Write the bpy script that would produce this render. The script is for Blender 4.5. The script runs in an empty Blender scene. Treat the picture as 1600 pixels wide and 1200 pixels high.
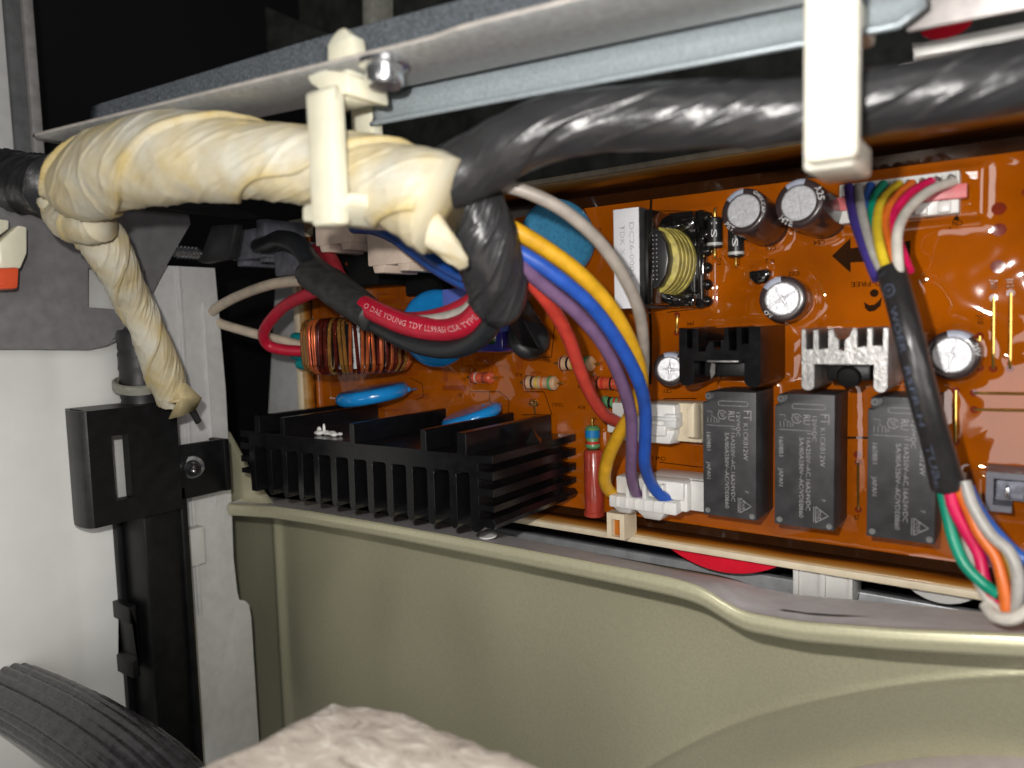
import bpy, bmesh, math, random
import numpy as np
from mathutils import Vector, Matrix, noise
random.seed(7)
S = bpy.context.scene
COL = S.collection
K = 0.01                      # 1 Blender unit = 100 mm; every length below is in mm: u right, v up, h out of the board

# ------------------------------------------------------------------ camera (solved from the board's vanishing points)
F, CX, CY, HC = 1139.0, 800.0, 600.0, 175.0
_X = np.array([-1596., -50., 1139.]); UU = -_X/np.linalg.norm(_X)
_N = np.array([817., -116., 1139.]); _N = _N-UU*_N.dot(UU); II = _N/np.linalg.norm(_N)
DD = np.cross(II, UU)
if DD[1] < 0: DD = -DD
def W(p): return Vector((p[0]*K, -p[2]*K, p[1]*K))
cd = bpy.data.cameras.new('camera'); cam = bpy.data.objects.new('camera', cd); COL.objects.link(cam)
def _ax(i): return (UU[i], -DD[i], -II[i])
r_, d_, f_ = _ax(0), _ax(1), _ax(2)
def _w(a): return Vector((a[0], -a[2], a[1]))
R, Up, Bk = _w(r_), -_w(d_), -_w(f_)
cam.matrix_world = Matrix(((R.x, Up.x, Bk.x, 0), (R.y, Up.y, Bk.y, -HC*K), (R.z, Up.z, Bk.z, 0), (0, 0, 0, 1)))
cd.sensor_width = 36; cd.lens = 36*F/1600; cd.clip_start = 0.02; cd.clip_end = 100
cd.dof.use_dof = True; cd.dof.focus_distance = 1.95; cd.dof.aperture_fstop = 1.5
S.camera = cam
S.render.resolution_x = 1024; S.render.resolution_y = 768
# ------------------------------------------------------------------ world: a dim room; phone flash beside the lens; two added soft lights, far behind and at the right
wd = bpy.data.worlds.new('World'); S.world = wd; wd.use_nodes = True
bg = wd.node_tree.nodes['Background']; bg.inputs[0].default_value = (0.9, 0.95, 1, 1); bg.inputs[1].default_value = 0.02
def area(name, loc, target, size, power, col, shape='DISK'):
    l = bpy.data.lights.new(name, 'AREA'); l.shape = shape; l.size = size*K; l.energy = power; l.color = col
    o = bpy.data.objects.new(name, l); COL.objects.link(o); o.location = W(loc)
    dv = W(target)-W(loc); o.rotation_euler = dv.to_track_quat('-Z', 'Y').to_euler(); return o
FL = bpy.data.lights.new('phone_flash', 'POINT'); FL.energy = 74; FL.shadow_soft_size = 1.8*K; FL.color = (1, 0.97, 0.93)
flo = bpy.data.objects.new('phone_flash', FL); COL.objects.link(flo); flo.location = W((-12, 12, 176))
area('resin_patch_light', (-25, -110, 700), (-80, 0, 0), 160, 22, (1, 0.93, 0.9), 'SQUARE')  # added light behind the lens: mirrors a pale patch in the resin, some fill
area('right_fill_light', (330, 60, 420), (-120, -20, 30), 300, 115, (1, 0.97, 0.94), 'SQUARE')  # added soft fill from the right, stands for no particular source
S.view_settings.view_transform = 'Standard'; S.view_settings.look = 'None'; S.view_settings.exposure = 0.18; S.view_settings.gamma = 1

# ------------------------------------------------------------------ helpers
def ray(px, py): return np.array([(px-CX)/F, (py-CY)/F, 1.0])
def P(px, py, h):
    d = ray(px, py); t = (HC-h)/d.dot(II); p = d*t
    return (float(p.dot(UU)), float(-p.dot(DD)), float(h))
def PU(px, py, u):
    d = ray(px, py); t = u/d.dot(UU); p = d*t
    return (float(u), float(-p.dot(DD)), float(HC-p.dot(II)))
def PV(px, py, v):
    d = ray(px, py); t = -v/d.dot(DD); p = d*t
    return (float(p.dot(UU)), float(v), float(HC-p.dot(II)))
def PH(pts, h=None): return [P(a[0], a[1], a[2] if len(a) > 2 else h) for a in pts]

_mats = {}
def mat(name, col, rough=0.5, metal=0.0, var=0.12, vscale=25, bump=0.0, bscale=120, coat=0.0, spec=0.5, col2=None, sss=0.0, rvar=0.0, aniso=None):
    if name in _mats: return _mats[name]
    m = bpy.data.materials.new(name); m.use_nodes = True; nt = m.node_tree; N = nt.nodes; L = nt.links
    b = N['Principled BSDF']; b.inputs['Roughness'].default_value = rough; b.inputs['Metallic'].default_value = metal
    b.inputs['Specular IOR Level'].default_value = spec
    if coat: b.inputs['Coat Weight'].default_value = coat; b.inputs['Coat Roughness'].default_value = 0.03
    if sss: b.inputs['Subsurface Weight'].default_value = sss; b.inputs['Subsurface Radius'].default_value = (0.02, 0.014, 0.008); b.inputs['Subsurface Scale'].default_value = 1
    tc = N.new('ShaderNodeTexCoord')
    n = N.new('ShaderNodeTexNoise'); n.inputs['Scale'].default_value = vscale; n.inputs['Detail'].default_value = 6; n.inputs['Roughness'].default_value = 0.6
    L.new(tc.outputs['Object'], n.inputs['Vector'])
    mx = N.new('ShaderNodeMix'); mx.data_type = 'RGBA'
    c2 = col2 if col2 else tuple(c*(1-var*2.2) for c in col)
    mx.inputs[6].default_value = (*c2, 1); mx.inputs[7].default_value = (*col, 1)
    mr = N.new('ShaderNodeMapRange'); mr.inputs[1].default_value = 0.35; mr.inputs[2].default_value = 0.65
    L.new(n.outputs['Fac'], mr.inputs[0]); L.new(mr.outputs[0], mx.inputs[0]); L.new(mx.outputs[2], b.inputs['Base Color'])
    if rvar:
        m2 = N.new('ShaderNodeMapRange'); m2.inputs[1].default_value = 0.3; m2.inputs[2].default_value = 0.7
        m2.inputs[3].default_value = max(0.02, rough-rvar); m2.inputs[4].default_value = rough+rvar
        L.new(n.outputs['Fac'], m2.inputs[0]); L.new(m2.outputs[0], b.inputs['Roughness'])
    if bump:
        n2 = N.new('ShaderNodeTexNoise'); n2.inputs['Scale'].default_value = bscale; n2.inputs['Detail'].default_value = 4
        L.new(tc.outputs['Object'], n2.inputs['Vector'])
        bp = N.new('ShaderNodeBump'); bp.inputs['Strength'].default_value = bump; bp.inputs['Distance'].default_value = 0.004
        L.new(n2.outputs['Fac'], bp.inputs['Height']); L.new(bp.outputs[0], b.inputs['Normal'])
    _mats[name] = m
    return m

WL = {}
def tagp(o, label=None, cat=None, group=None, kind=None):
    if label: o['label'] = label
    if cat: o['category'] = cat
    if group: o['group'] = group
    if kind: o['kind'] = kind
    return o
def thing(name, loc, label, cat, group=None):
    o = bpy.data.objects.new(name, None); COL.objects.link(o); o.empty_display_size = 0.05
    o.location = W(loc); WL[o.name] = W(loc); return tagp(o, label, cat, group)
def link(name, me, mats, parent=None, origin=None, label=None, cat=None, group=None, kind=None):
    o = bpy.data.objects.new(name, me); COL.objects.link(o)
    for m in (mats if isinstance(mats, (list, tuple)) else [mats]): me.materials.append(m)
    if origin is None:
        n = len(me.vertices); a = np.empty(n*3, np.float32); me.vertices.foreach_get('co', a); a = a.reshape(-1, 3)
        origin = Vector([float(x) for x in (a.min(0)+a.max(0))/2])
    me.transform(Matrix.Translation(-origin))
    WL[o.name] = origin.copy()
    if parent is not None:
        o.parent = parent; o.location = origin-WL[parent.name]
    else: o.location = origin
    return tagp(o, label, cat, group, kind)

class MB:
    def __init__(s): s.bm = bmesh.new()
    def poly(s, vs, fs):
        a = [s.bm.verts.new(W(v)) for v in vs]
        for f in fs:
            try: s.bm.faces.new([a[i] for i in f])
            except ValueError: pass
        return s
    def box(s, u0, u1, v0, v1, h0, h1, bev=0.0, seg=2):
        p = [(u0, v0, h0), (u1, v0, h0), (u1, v1, h0), (u0, v1, h0), (u0, v0, h1), (u1, v0, h1), (u1, v1, h1), (u0, v1, h1)]
        return s.hexa(p, bev, seg)
    def hexa(s, p, bev=0.0, seg=2):
        t = bmesh.new(); a = [t.verts.new(W(v)) for v in p]
        for f in ((3, 2, 1, 0), (4, 5, 6, 7), (0, 1, 5, 4), (1, 2, 6, 5), (2, 3, 7, 6), (3, 0, 4, 7)): t.faces.new([a[i] for i in f])
        return s._merge(t, bev, seg)
    def _merge(s, t, bev=0.0, seg=2):
        bmesh.ops.recalc_face_normals(t, faces=t.faces[:])
        if bev: bmesh.ops.bevel(t, geom=t.edges[:], offset=bev*K, segments=seg, affect='EDGES', profile=0.5, clamp_overlap=True)
        m = bpy.data.meshes.new('t'); t.to_mesh(m); t.free(); s.bm.from_mesh(m); bpy.data.meshes.remove(m); return s
    def prism(s, pts, h0, h1, fn=None, bev=0.0, seg=2):
        """polygon of (a,b) extruded from h0 to h1; fn maps (a,b,h) to (u,v,h)"""
        fn = fn or (lambda a, b, h: (a, b, h))
        t = bmesh.new(); lo = [t.verts.new(W(fn(a, b, h0))) for a, b in pts]; hi = [t.verts.new(W(fn(a, b, h1))) for a, b in pts]
        n = len(pts); t.faces.new(lo[::-1]); t.faces.new(hi)
        for i in range(n): t.faces.new((lo[i], lo[(i+1) % n], hi[(i+1) % n], hi[i]))
        bmesh.ops.recalc_face_normals(t, faces=t.faces[:])
        if bev:
            ed = [e for e in t.edges if len(e.link_faces) == 2 and any(len(f.verts) == n and n != 4 for f in e.link_faces)] if n > 6 else t.edges[:]
            bmesh.ops.bevel(t, geom=ed, offset=bev*K, segments=seg, affect='EDGES', profile=0.5, clamp_overlap=True)
        m = bpy.data.meshes.new('t'); t.to_mesh(m); t.free(); s.bm.from_mesh(m); bpy.data.meshes.remove(m); return s
    def lathe(s, base, axis, prof, n=32, rx=1.0):
        """prof: list of (radius, distance along axis)"""
        ax = Vector(axis).normalized(); e = Vector((0, 0, 1)) if abs(ax.z) < .9 else Vector((0, 1, 0))
        e1 = ax.cross(e).normalized(); e2 = ax.cross(e1); b = Vector(base); rings = []
        for r, d in prof:
            if r < 1e-6: rings.append([s.bm.verts.new(W(b+ax*d))]); continue
            rings.append([s.bm.verts.new(W(b+ax*d+(e1*math.cos(k*2*math.pi/n)*rx+e2*math.sin(k*2*math.pi/n))*r)) for k in range(n)])
        for a, c in zip(rings, rings[1:]):
            for k in range(n):
                k2 = (k+1) % n
                if len(a) == 1 and len(c) == 1: continue
                if len(a) == 1: f = (a[0], c[k2], c[k])
                elif len(c) == 1: f = (a[k], a[k2], c[0])
                else: f = (a[k], a[k2], c[k2], c[k])
                s.bm.faces.new(f)
        return s
    def tube(s, pts, r, n=12, step=1.2, rad=None, closed=False, cap=True, smooth=True):
        pl, fr = sweep(pts, step, smooth); N_ = len(pl); rings = []
        for i, (p, (a, b)) in enumerate(zip(pl, fr)):
            rr = r if rad is None else rad(i/(N_-1))
            rings.append([s.bm.verts.new(W(p+(a*math.cos(k*2*math.pi/n)+b*math.sin(k*2*math.pi/n))*rr)) for k in range(n)])
        for a, c in zip(rings, rings[1:]):
            for k in range(n): s.bm.faces.new((a[k], a[(k+1) % n], c[(k+1) % n], c[k]))
        if cap: s.bm.faces.new(rings[0][::-1]); s.bm.faces.new(rings[-1])
        return s
    def sphere(s, c, r, sx=1, sy=1, sz=1, n=16):
        t = bmesh.new(); bmesh.ops.create_uvsphere(t, u_segments=n, v_segments=n//2, radius=1)
        for v in t.verts: v.co = W((c[0]+v.co.x*r*sx, c[1]+v.co.z*r*sy, c[2]-v.co.y*r*sz))
        return s._merge(t)
    def done(s, name, mats, parent=None, smooth=35, recalc=True, **kw):
        if recalc: bmesh.ops.recalc_face_normals(s.bm, faces=s.bm.faces[:])
        lim = math.radians(smooth)
        for f in s.bm.faces: f.smooth = True
        for e in s.bm.edges:
            if len(e.link_faces) == 2 and e.calc_face_angle(0) > lim: e.smooth = False
        me = bpy.data.meshes.new(name); s.bm.to_mesh(me); s.bm.free()
        return link(name, me, mats, parent, **kw)

def catmull(pts, step):
    p = [Vector(q) for q in pts]
    if len(p) == 2:
        n = max(2, int((p[1]-p[0]).length/step)); return [p[0].lerp(p[1], i/n) for i in range(n+1)]
    q = [p[0]*2-p[1]]+p+[p[-1]*2-p[-2]]; out = []
    for i in range(1, len(q)-2):
        a, b, c, d = q[i-1:i+3]; n = max(2, int((c-b).length/step))
        for k in range(n):
            t = k/n; out.append(0.5*((2*b)+(c-a)*t+(2*a-5*b+4*c-d)*t*t+(3*b-a-3*c+d)*t**3))
    out.append(p[-1]); return out
def sweep(pts, step, smooth=True):
    pl = catmull(pts, step) if smooth else [Vector(q) for q in pts]
    fr = []; nrm = None
    for i in range(len(pl)):
        t = (pl[min(i+1, len(pl)-1)]-pl[max(i-1, 0)]).normalized()
        if nrm is None:
            e = Vector((0, 0, 1)) if abs(t.z) < .8 else Vector((0, 1, 0)); nrm = (e-t*e.dot(t)).normalized()
        nrm = (nrm-t*nrm.dot(t)).normalized(); fr.append((nrm, t.cross(nrm)))
    return pl, fr

def wrap_tube(name, pts, radf, pitch, lap, wr, m, parent=None, step=0.4, n=56, crk=.6, seed=0, flat=None, slant=1, **kw):
    """a bundle wound with overlapping tape: spiral laps, wrinkles and lumps are geometry"""
    pl, fr = sweep(pts, step); N_ = len(pl); co = []; lapv = []; s = 0.0
    for i, (p, (a, b)) in enumerate(zip(pl, fr)):
        if i: s += (pl[i]-pl[i-1]).length
        R0 = radf(i/(N_-1))
        for k in range(n):
            th = k*2*math.pi/n
            wob = 0.25*noise.noise(Vector((s/16, seed, 1.5)))
            ph = s/pitch+slant*th/(2*math.pi)+wob
            fr_ = ph-math.floor(ph); lay = math.floor(ph)
            c = (math.cos(th), math.sin(th)); tw = th+2*math.pi*s/(pitch*slant); ct = (math.cos(tw), math.sin(tw))
            big = noise.noise(Vector((c[0]*1.1, c[1]*1.1, s/9+seed*7)))
            n1 = noise.noise(Vector((ct[0]*1.5+seed, ct[1]*1.5, s/17))); n2 = noise.noise(Vector((ct[0]*3.6, ct[1]*3.6+seed, s/10)))
            rid = max(0, 1-abs(n1)*5)**2*.9+max(0, 1-abs(n2)*4)**2*.25
            fin = noise.noise(Vector((c[0]*2.5+seed, c[1]*2.5, s/2.5)))
            ew = .4/pitch; edge = lap*(fr_ if fr_ < 1-ew else (1-fr_)/ew*(1-ew))
            cr = noise.noise(Vector((ct[0]*R0*.55+seed, ct[1]*R0*.55, s*.09+lay*5))); cr = max(0, 1-abs(cr)*6)*(.35+.65*max(0, noise.noise(Vector((c[0]*2, c[1]*2, s/11+seed)))+.2))
            rr = R0*(1+0.06*big)+edge+wr*(rid*.8+0.3*fin+crk*cr)
            if flat: co.append(W(p+(a*math.cos(th)*flat[0]+b*math.sin(th)*flat[1])*rr))
            else: co.append(W(p+(a*math.cos(th)+b*math.sin(th))*rr))
            lapv.append((fr_*.55 if fr_ < .95 else 0)+0.45*(0.5+0.9*big)-(0.55 if fr_ > .90 else 0))
    fs = [(i*n+k, i*n+(k+1) % n, (i+1)*n+(k+1) % n, (i+1)*n+k) for i in range(N_-1) for k in range(n)]
    fs.append(tuple(range(n))[::-1]); fs.append(tuple((N_-1)*n+k for k in range(n)))
    me = bpy.data.meshes.new(name); me.from_pydata(co, [], fs); me.polygons.foreach_set('use_smooth', [True]*len(fs))
    at = me.attributes.new('lap', 'FLOAT', 'POINT'); at.data.foreach_set('value', lapv)
    uv = me.uv_layers.new(name='UVMap'); i = 0
    for f in me.polygons:
        for li, vi in zip(f.loop_indices, f.vertices): uv.data[li].uv = ((vi//n)*step, (vi % n)/n*30)
    return link(name, me, m, parent, **kw)

_tc = {}
def text2d(s):
    if s in _tc: return _tc[s]
    c = bpy.data.curves.new('t', 'FONT'); c.body = s; c.size = 1.0; c.resolution_u = 2
    o = bpy.data.objects.new('t', c); COL.objects.link(o); bpy.context.view_layer.update()
    me = bpy.data.meshes.new_from_object(o.evaluated_get(bpy.context.evaluated_depsgraph_get()))
    v = [(q.co.x, q.co.y) for q in me.vertices]; f = [tuple(p.vertices) for p in me.polygons]
    bpy.data.objects.remove(o); bpy.data.curves.remove(c); bpy.data.meshes.remove(me)
    x0 = min(a for a, b in v); v = [((a-x0)/0.69, b/0.69) for a, b in v]
    _tc[s] = (v, f, max(a for a, b in v)); return _tc[s]
def put_text(mb, s, cap, fn, length=None):
    v, f, w = text2d(s); sx = cap if length is None else length/w
    mb.poly([fn(x*sx, y*cap) for x, y in v], f)
def flat_fn(o, xd, yd):
    o, xd, yd = Vector(o), Vector(xd), Vector(yd)
    return lambda x, y: o+xd*x+yd*y
def ribbon(mb, pts, w, fn):
    """flat printed line through 2-D points"""
    for (a, b), (c, d) in zip(pts, pts[1:]):
        L = math.hypot(c-a, d-b) or 1e-6; nx, ny = -(d-b)/L*w/2, (c-a)/L*w/2
        mb.poly([fn(a+nx, b+ny), fn(a-nx, b-ny), fn(c-nx, d-ny), fn(c+nx, d+ny)], [(0, 1, 2, 3)])
def arc(cx, cy, r, a0, a1, n=16): return [(cx+r*math.cos(math.radians(a0+(a1-a0)*i/n)), cy+r*math.sin(math.radians(a0+(a1-a0)*i/n))) for i in range(n+1)]
def dup(o, du, parent):
    c = o.copy(); COL.objects.link(c); c.parent = parent; c.location = o.location+du; return c

# ------------------------------------------------------------------ materials
def weave_tape(name, c1, c2, rough, weave=0.0, wscale=9):
    m = bpy.data.materials.new(name); m.use_nodes = True; nt = m.node_tree; N = nt.nodes; L = nt.links; b = N['Principled BSDF']
    b.inputs['Roughness'].default_value = rough
    at = N.new('ShaderNodeAttribute'); at.attribute_name = 'lap'
    tc = N.new('ShaderNodeTexCoord'); n = N.new('ShaderNodeTexNoise'); n.inputs['Scale'].default_value = 14; n.inputs['Detail'].default_value = 5
    L.new(tc.outputs['Object'], n.inputs['Vector'])
    ad = N.new('ShaderNodeMath'); ad.operation = 'MULTIPLY_ADD'; L.new(at.outputs['Fac'], ad.inputs[0]); ad.inputs[1].default_value = 0.45
    mr = N.new('ShaderNodeMapRange'); mr.inputs[1].default_value = 0.3; mr.inputs[2].default_value = 0.7; mr.inputs[4].default_value = 0.7
    L.new(n.outputs['Fac'], mr.inputs[0]); L.new(mr.outputs[0], ad.inputs[2])
    mx = N.new('ShaderNodeMix'); mx.data_type = 'RGBA'; mx.inputs[6].default_value = (*c1, 1); mx.inputs[7].default_value = (*c2, 1)
    L.new(ad.outputs[0], mx.inputs[0]); L.new(mx.outputs[2], b.inputs['Base Color'])
    bp = N.new('ShaderNodeBump'); bp.inputs['Strength'].default_value = 0.35; bp.inputs['Distance'].default_value = 0.003
    if weave:
        wv = N.new('ShaderNodeTexWave'); wv.inputs['Scale'].default_value = wscale; wv.inputs['Distortion'].default_value = 1.0
        mp = N.new('ShaderNodeMapping'); mp.inputs['Rotation'].default_value = (0, 0, 0.5); mp.inputs['Scale'].default_value = (0.12, 0.12, 0.12)
        L.new(tc.outputs['UV'], mp.inputs[0]); L.new(mp.outputs[0], wv.inputs['Vector']); L.new(wv.outputs['Fac'], bp.inputs['Height'])
        bp.inputs['Strength'].default_value = weave
    else:
        n3 = N.new('ShaderNodeTexNoise'); n3.inputs['Scale'].default_value = 60; L.new(tc.outputs['Object'], n3.inputs['Vector']); L.new(n3.outputs['Fac'], bp.inputs['Height'])
    L.new(bp.outputs[0], b.inputs['Normal'])
    return m
M_cream = weave_tape('cream_cloth_tape', (0.53, 0.41, 0.17), (0.60, 0.58, 0.49), 0.5, 0.3, 14)
M_btape = weave_tape('black_vinyl_tape', (0.016, 0.016, 0.017), (0.032, 0.032, 0.034), 0.34)
M_pot = None
M_tray = mat('ivory_plastic', (0.72, 0.62, 0.45), 0.4, var=0.05)
M_white = mat('white_plastic', (0.72, 0.71, 0.68), 0.35, var=0.04)
M_nylon = mat('cream_nylon', (0.72, 0.69, 0.54), 0.32, var=0.04, sss=0.25)
M_wnylon = mat('white_nylon', (0.80, 0.77, 0.66), 0.35, var=0.03, sss=0.25)
M_beige = mat('beige_plastic', (0.74, 0.60, 0.49), 0.45, var=0.05)
M_greyp = mat('grey_connector_plastic', (0.14, 0.14, 0.165), 0.45, var=0.2, vscale=40)
M_blackp = mat('black_plastic', (0.008, 0.008, 0.0085), 0.42, spec=0.3, var=0.25, bump=0.1, bscale=200)
M_relay = mat('relay_case_plastic', (0.047, 0.047, 0.05), 0.5, var=0.22, vscale=22, bump=0.12, bscale=300)
M_print = mat('pale_grey_print', (0.33, 0.33, 0.33), 0.6, var=0.2, vscale=90)
M_wprint = mat('white_print', (0.75, 0.75, 0.75), 0.5, var=0.08)
M_anod = mat('black_anodised_aluminium', (0.006, 0.006, 0.007), 0.22, spec=0.4, metal=0.0, var=0.12, vscale=30, bump=0.03, bscale=160, rvar=0.05)
M_alu = mat('raw_aluminium', (0.42, 0.41, 0.40), 0.42, metal=0.7, var=0.16, vscale=40, bump=0.3, bscale=120)
M_capalu = mat('capacitor_top_aluminium', (0.72, 0.72, 0.75), 0.36, metal=0.35, var=0.12, vscale=120, bump=0.16, bscale=160)
M_sleeve = mat('brown_black_capacitor_sleeve', (0.045, 0.03, 0.03), 0.25, var=0.15, coat=0.3)
M_stripe = mat('grey_stripe_print', (0.42, 0.45, 0.55), 0.4)
M_silk = mat('dark_silkscreen_ink', (0.028, 0.010, 0.003), 0.07, var=0.1, coat=0.6)
M_trace = mat('faint_copper_trace', (0.30, 0.060, 0.004), 0.07, var=0.1, coat=0.6)
M_pad = mat('purple_brown_pad', (0.20, 0.025, 0.010), 0.07, coat=0.6)
M_gold = mat('tinned_wire', (0.75, 0.48, 0.12), 0.18, metal=0.9, var=0.1)
M_copper = mat('enamelled_copper_wire', (0.75, 0.20, 0.05), 0.22, metal=0.6, var=0.45, vscale=14, coat=0.8, col2=(0.42, 0.08, 0.03))
M_blue = mat('blue_capacitor_lacquer', (0.012, 0.24, 0.62), 0.2, var=0.08, coat=0.5)
M_bluedusty = mat('blue_speckled_lacquer', (0.05, 0.24, 0.42), 0.25, var=0.12, vscale=90, coat=0.5)
M_violet = mat('violet_blue_film_box', (0.13, 0.19, 0.66), 0.35, var=0.05)
M_navy = mat('dark_blue_box', (0.03, 0.03, 0.22), 0.2, var=0.1, coat=0.6)
M_yellowt = mat('yellow_coil_tape', (0.62, 0.52, 0.12), 0.35, var=0.25, vscale=40, bump=0.5, bscale=60)
M_varnish = mat('varnished_black', (0.010, 0.009, 0.008), 0.08, var=0.2, coat=1.0, bump=0.35, bscale=25)
M_label = mat('white_label_tape', (0.74, 0.74, 0.76), 0.5, var=0.03)
M_emb = mat('faint_grey_print', (0.50, 0.50, 0.52), 0.5)
M_galv = mat('galvanised_steel', (0.33, 0.335, 0.335), 0.38, metal=0.3, var=0.12, vscale=75, bump=0.06, bscale=200, rvar=0.06)
M_galvd = mat('dull_galvanised_plate', (0.27, 0.265, 0.275), 0.36, metal=0.40, var=0.06, vscale=30, bump=0.02, bscale=260, rvar=0.08)
M_steel = mat('bright_zinc_screw', (0.72, 0.73, 0.75), 0.22, metal=0.95, var=0.1)
M_panel = mat('white_painted_steel', (0.84, 0.845, 0.81), 0.42, var=0.03, vscale=6)
M_panel2 = mat('grey_white_coated_steel', (0.68, 0.68, 0.67), 0.5, var=0.05)
M_olive = mat('champagne_metallic_paint', (0.65, 0.625, 0.43), 0.32, metal=0.38, var=0.05, vscale=130, bump=0.010, bscale=420)
M_liner = mat('grey_primer_flange', (0.80, 0.78, 0.79), 0.5, var=0.06)
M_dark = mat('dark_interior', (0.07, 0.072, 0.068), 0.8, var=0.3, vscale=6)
M_void = mat('void_darkness', (0.003, 0.003, 0.004), 0.9)  # near-black colour stands in for the darkness of the unlit voids
M_dgrey = mat('dark_grey_beam', (0.5, 0.5, 0.43), 0.6)
M_rubber = mat('black_rubber', (0.02, 0.02, 0.021), 0.5, var=0.2)
M_shrink = mat('black_heat_shrink', (0.028, 0.026, 0.027), 0.32, var=0.15, vscale=10)
M_dusty = mat('dusty_black_heat_shrink', (0.022, 0.022, 0.022), 0.55, var=0.2, vscale=30, col2=(0.04, 0.04, 0.04))
M_red = mat('red_silicone', (0.78, 0.015, 0.04), 0.25, var=0.05)
M_resin = mat('red_resistor_lacquer', (0.42, 0.05, 0.03), 0.22, var=0.12, coat=0.4)
def wire_mat(name, c, rough=0.38): return mat(name+'_insulation', c, rough, var=0.11, vscale=26, rvar=.08, bump=.05, bscale=150)
C = dict(white=(0.66, 0.62, 0.55), cream=(0.62, 0.52, 0.40), red=(0.55, 0.012, 0.04), brightred=(0.60, 0.055, 0.035), yellow=(0.68, 0.36, 0.015), blue=(0.018, 0.085, 0.42),
         purple=(0.17, 0.095, 0.19), grey=(0.34, 0.30, 0.26), navy=(0.055, 0.035, 0.22), lgrey=(0.45, 0.43, 0.40), green=(0.0, 0.30, 0.18), lemon=(0.78, 0.56, 0.03), orange=(0.80, 0.17, 0.02), pink=(0.72, 0.008, 0.10), black=(0.02, 0.022, 0.025), teal=(0.0, 0.25, 0.27), darkblue=(0.006, 0.06, 0.28), brightblue=(0.03, 0.13, 0.50))
def wm(k): return wire_mat(k, C[k])

# ================================================================== CABINET (structure round the board)
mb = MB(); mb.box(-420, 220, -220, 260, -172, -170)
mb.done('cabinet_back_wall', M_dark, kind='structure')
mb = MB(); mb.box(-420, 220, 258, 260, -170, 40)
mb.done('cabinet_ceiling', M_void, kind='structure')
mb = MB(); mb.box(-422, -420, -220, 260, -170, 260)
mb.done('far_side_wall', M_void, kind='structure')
def beam(name, a, b, w, m, label):
    mb = MB(); p0, p1 = Vector(a), Vector(b); d = (p1-p0).normalized(); n = Vector((-d.y, d.x, 0)).normalized()*w
    z = Vector((0, 0, 8))
    mb.hexa([p0-n-z, p1-n-z, p1+n-z, p0+n-z, p0-n+z, p1-n+z, p1+n+z, p0+n+z], 1.0)
    mb.done(name, m, label=label, cat='beam')
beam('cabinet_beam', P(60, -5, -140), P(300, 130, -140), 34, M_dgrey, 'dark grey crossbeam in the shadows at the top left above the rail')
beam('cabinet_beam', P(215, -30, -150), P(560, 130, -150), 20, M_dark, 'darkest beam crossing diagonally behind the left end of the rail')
beam('cabinet_strut', P(590, -60, -120), P(592, 160, -120), 4, M_dgrey, 'thin grey upright rod rising behind the middle of the rail')
# corner post at the far left top
cp = thing('corner_post', (-285, 40, 60), 'stepped grey upright post in the top left corner behind the black tape', 'post')
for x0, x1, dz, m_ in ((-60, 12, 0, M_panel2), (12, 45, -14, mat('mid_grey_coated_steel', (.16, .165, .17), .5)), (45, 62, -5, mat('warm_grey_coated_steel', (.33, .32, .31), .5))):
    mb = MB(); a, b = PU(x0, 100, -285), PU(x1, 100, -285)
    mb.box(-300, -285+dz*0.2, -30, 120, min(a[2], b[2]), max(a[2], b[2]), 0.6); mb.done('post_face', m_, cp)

# ------------------------------------------------------------------ left side panel
root = thing('side_panel', (-230, -60, 60), 'white painted steel side wall at the left with a folded inner edge', 'panel')
mb = MB()
top, bot = 34, -200
hl = [150, 118, 97, 88, 82, 78, 70, 55]                       # a shallow vertical swage near the left
ul = [-230, -230, -230, -229.2, -230.6, -230, -230, -230]
vs = [(u, v, h) for v in (bot, top) for u, h in zip(ul, hl)]
n = len(hl)
mb.poly(vs, [(i, i+1, n+i+1, n+i) for i in range(n-1)])
o = mb.done('panel_sheet', M_panel, root, smooth=60); o.modifiers.new('thickness', 'SOLIDIFY').thickness = 0.012
mb = MB()
e = [PU(262, 340, -229.5), PU(300, 345, -232), PU(330, 350, -230), PU(353, 440, -229.5)]
pts = [(60, 22), (28, 22), (27.2, 0), (26.6, -20), (26.9, -58), (27.5, -80), (26.8, -93), (26.2, -96), (24, -97), (22.4, -99), (21.8, -104), (21.4, -200), (60, -200)]
mb.prism([(h, v) for h, v in pts], -230.6, -229.6, lambda a, b, h: (h, b, a), bev=0.25)
mb.done('edge_flange', M_panel2, root)
mb = MB(); mb.box(-229.6, -228.6, -96, 22, 41, 42.5, 0.4); mb.box(-229.6, -229.0, -60, 10, 33, 33.8, 0.2)
mb.done('fold', M_panel2, root)
# white plastic catches on the flange
for (x0, x1, y0, y1) in ((292, 322, 828, 880), (296, 312, 990, 1082)):
    a, b = PU(x0, y0, -226), PU(x1, y1, -226)
    t = MB(); t.box(-229.5, -225.5, b[1], a[1], b[2], a[2], 0.8)
    t.done('plastic_catch', M_white, label='white plastic catch beside the lower black duct, '+('upper' if y0 < 900 else 'lower')+' one', cat='catch', group='white catches beside the duct')
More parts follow.
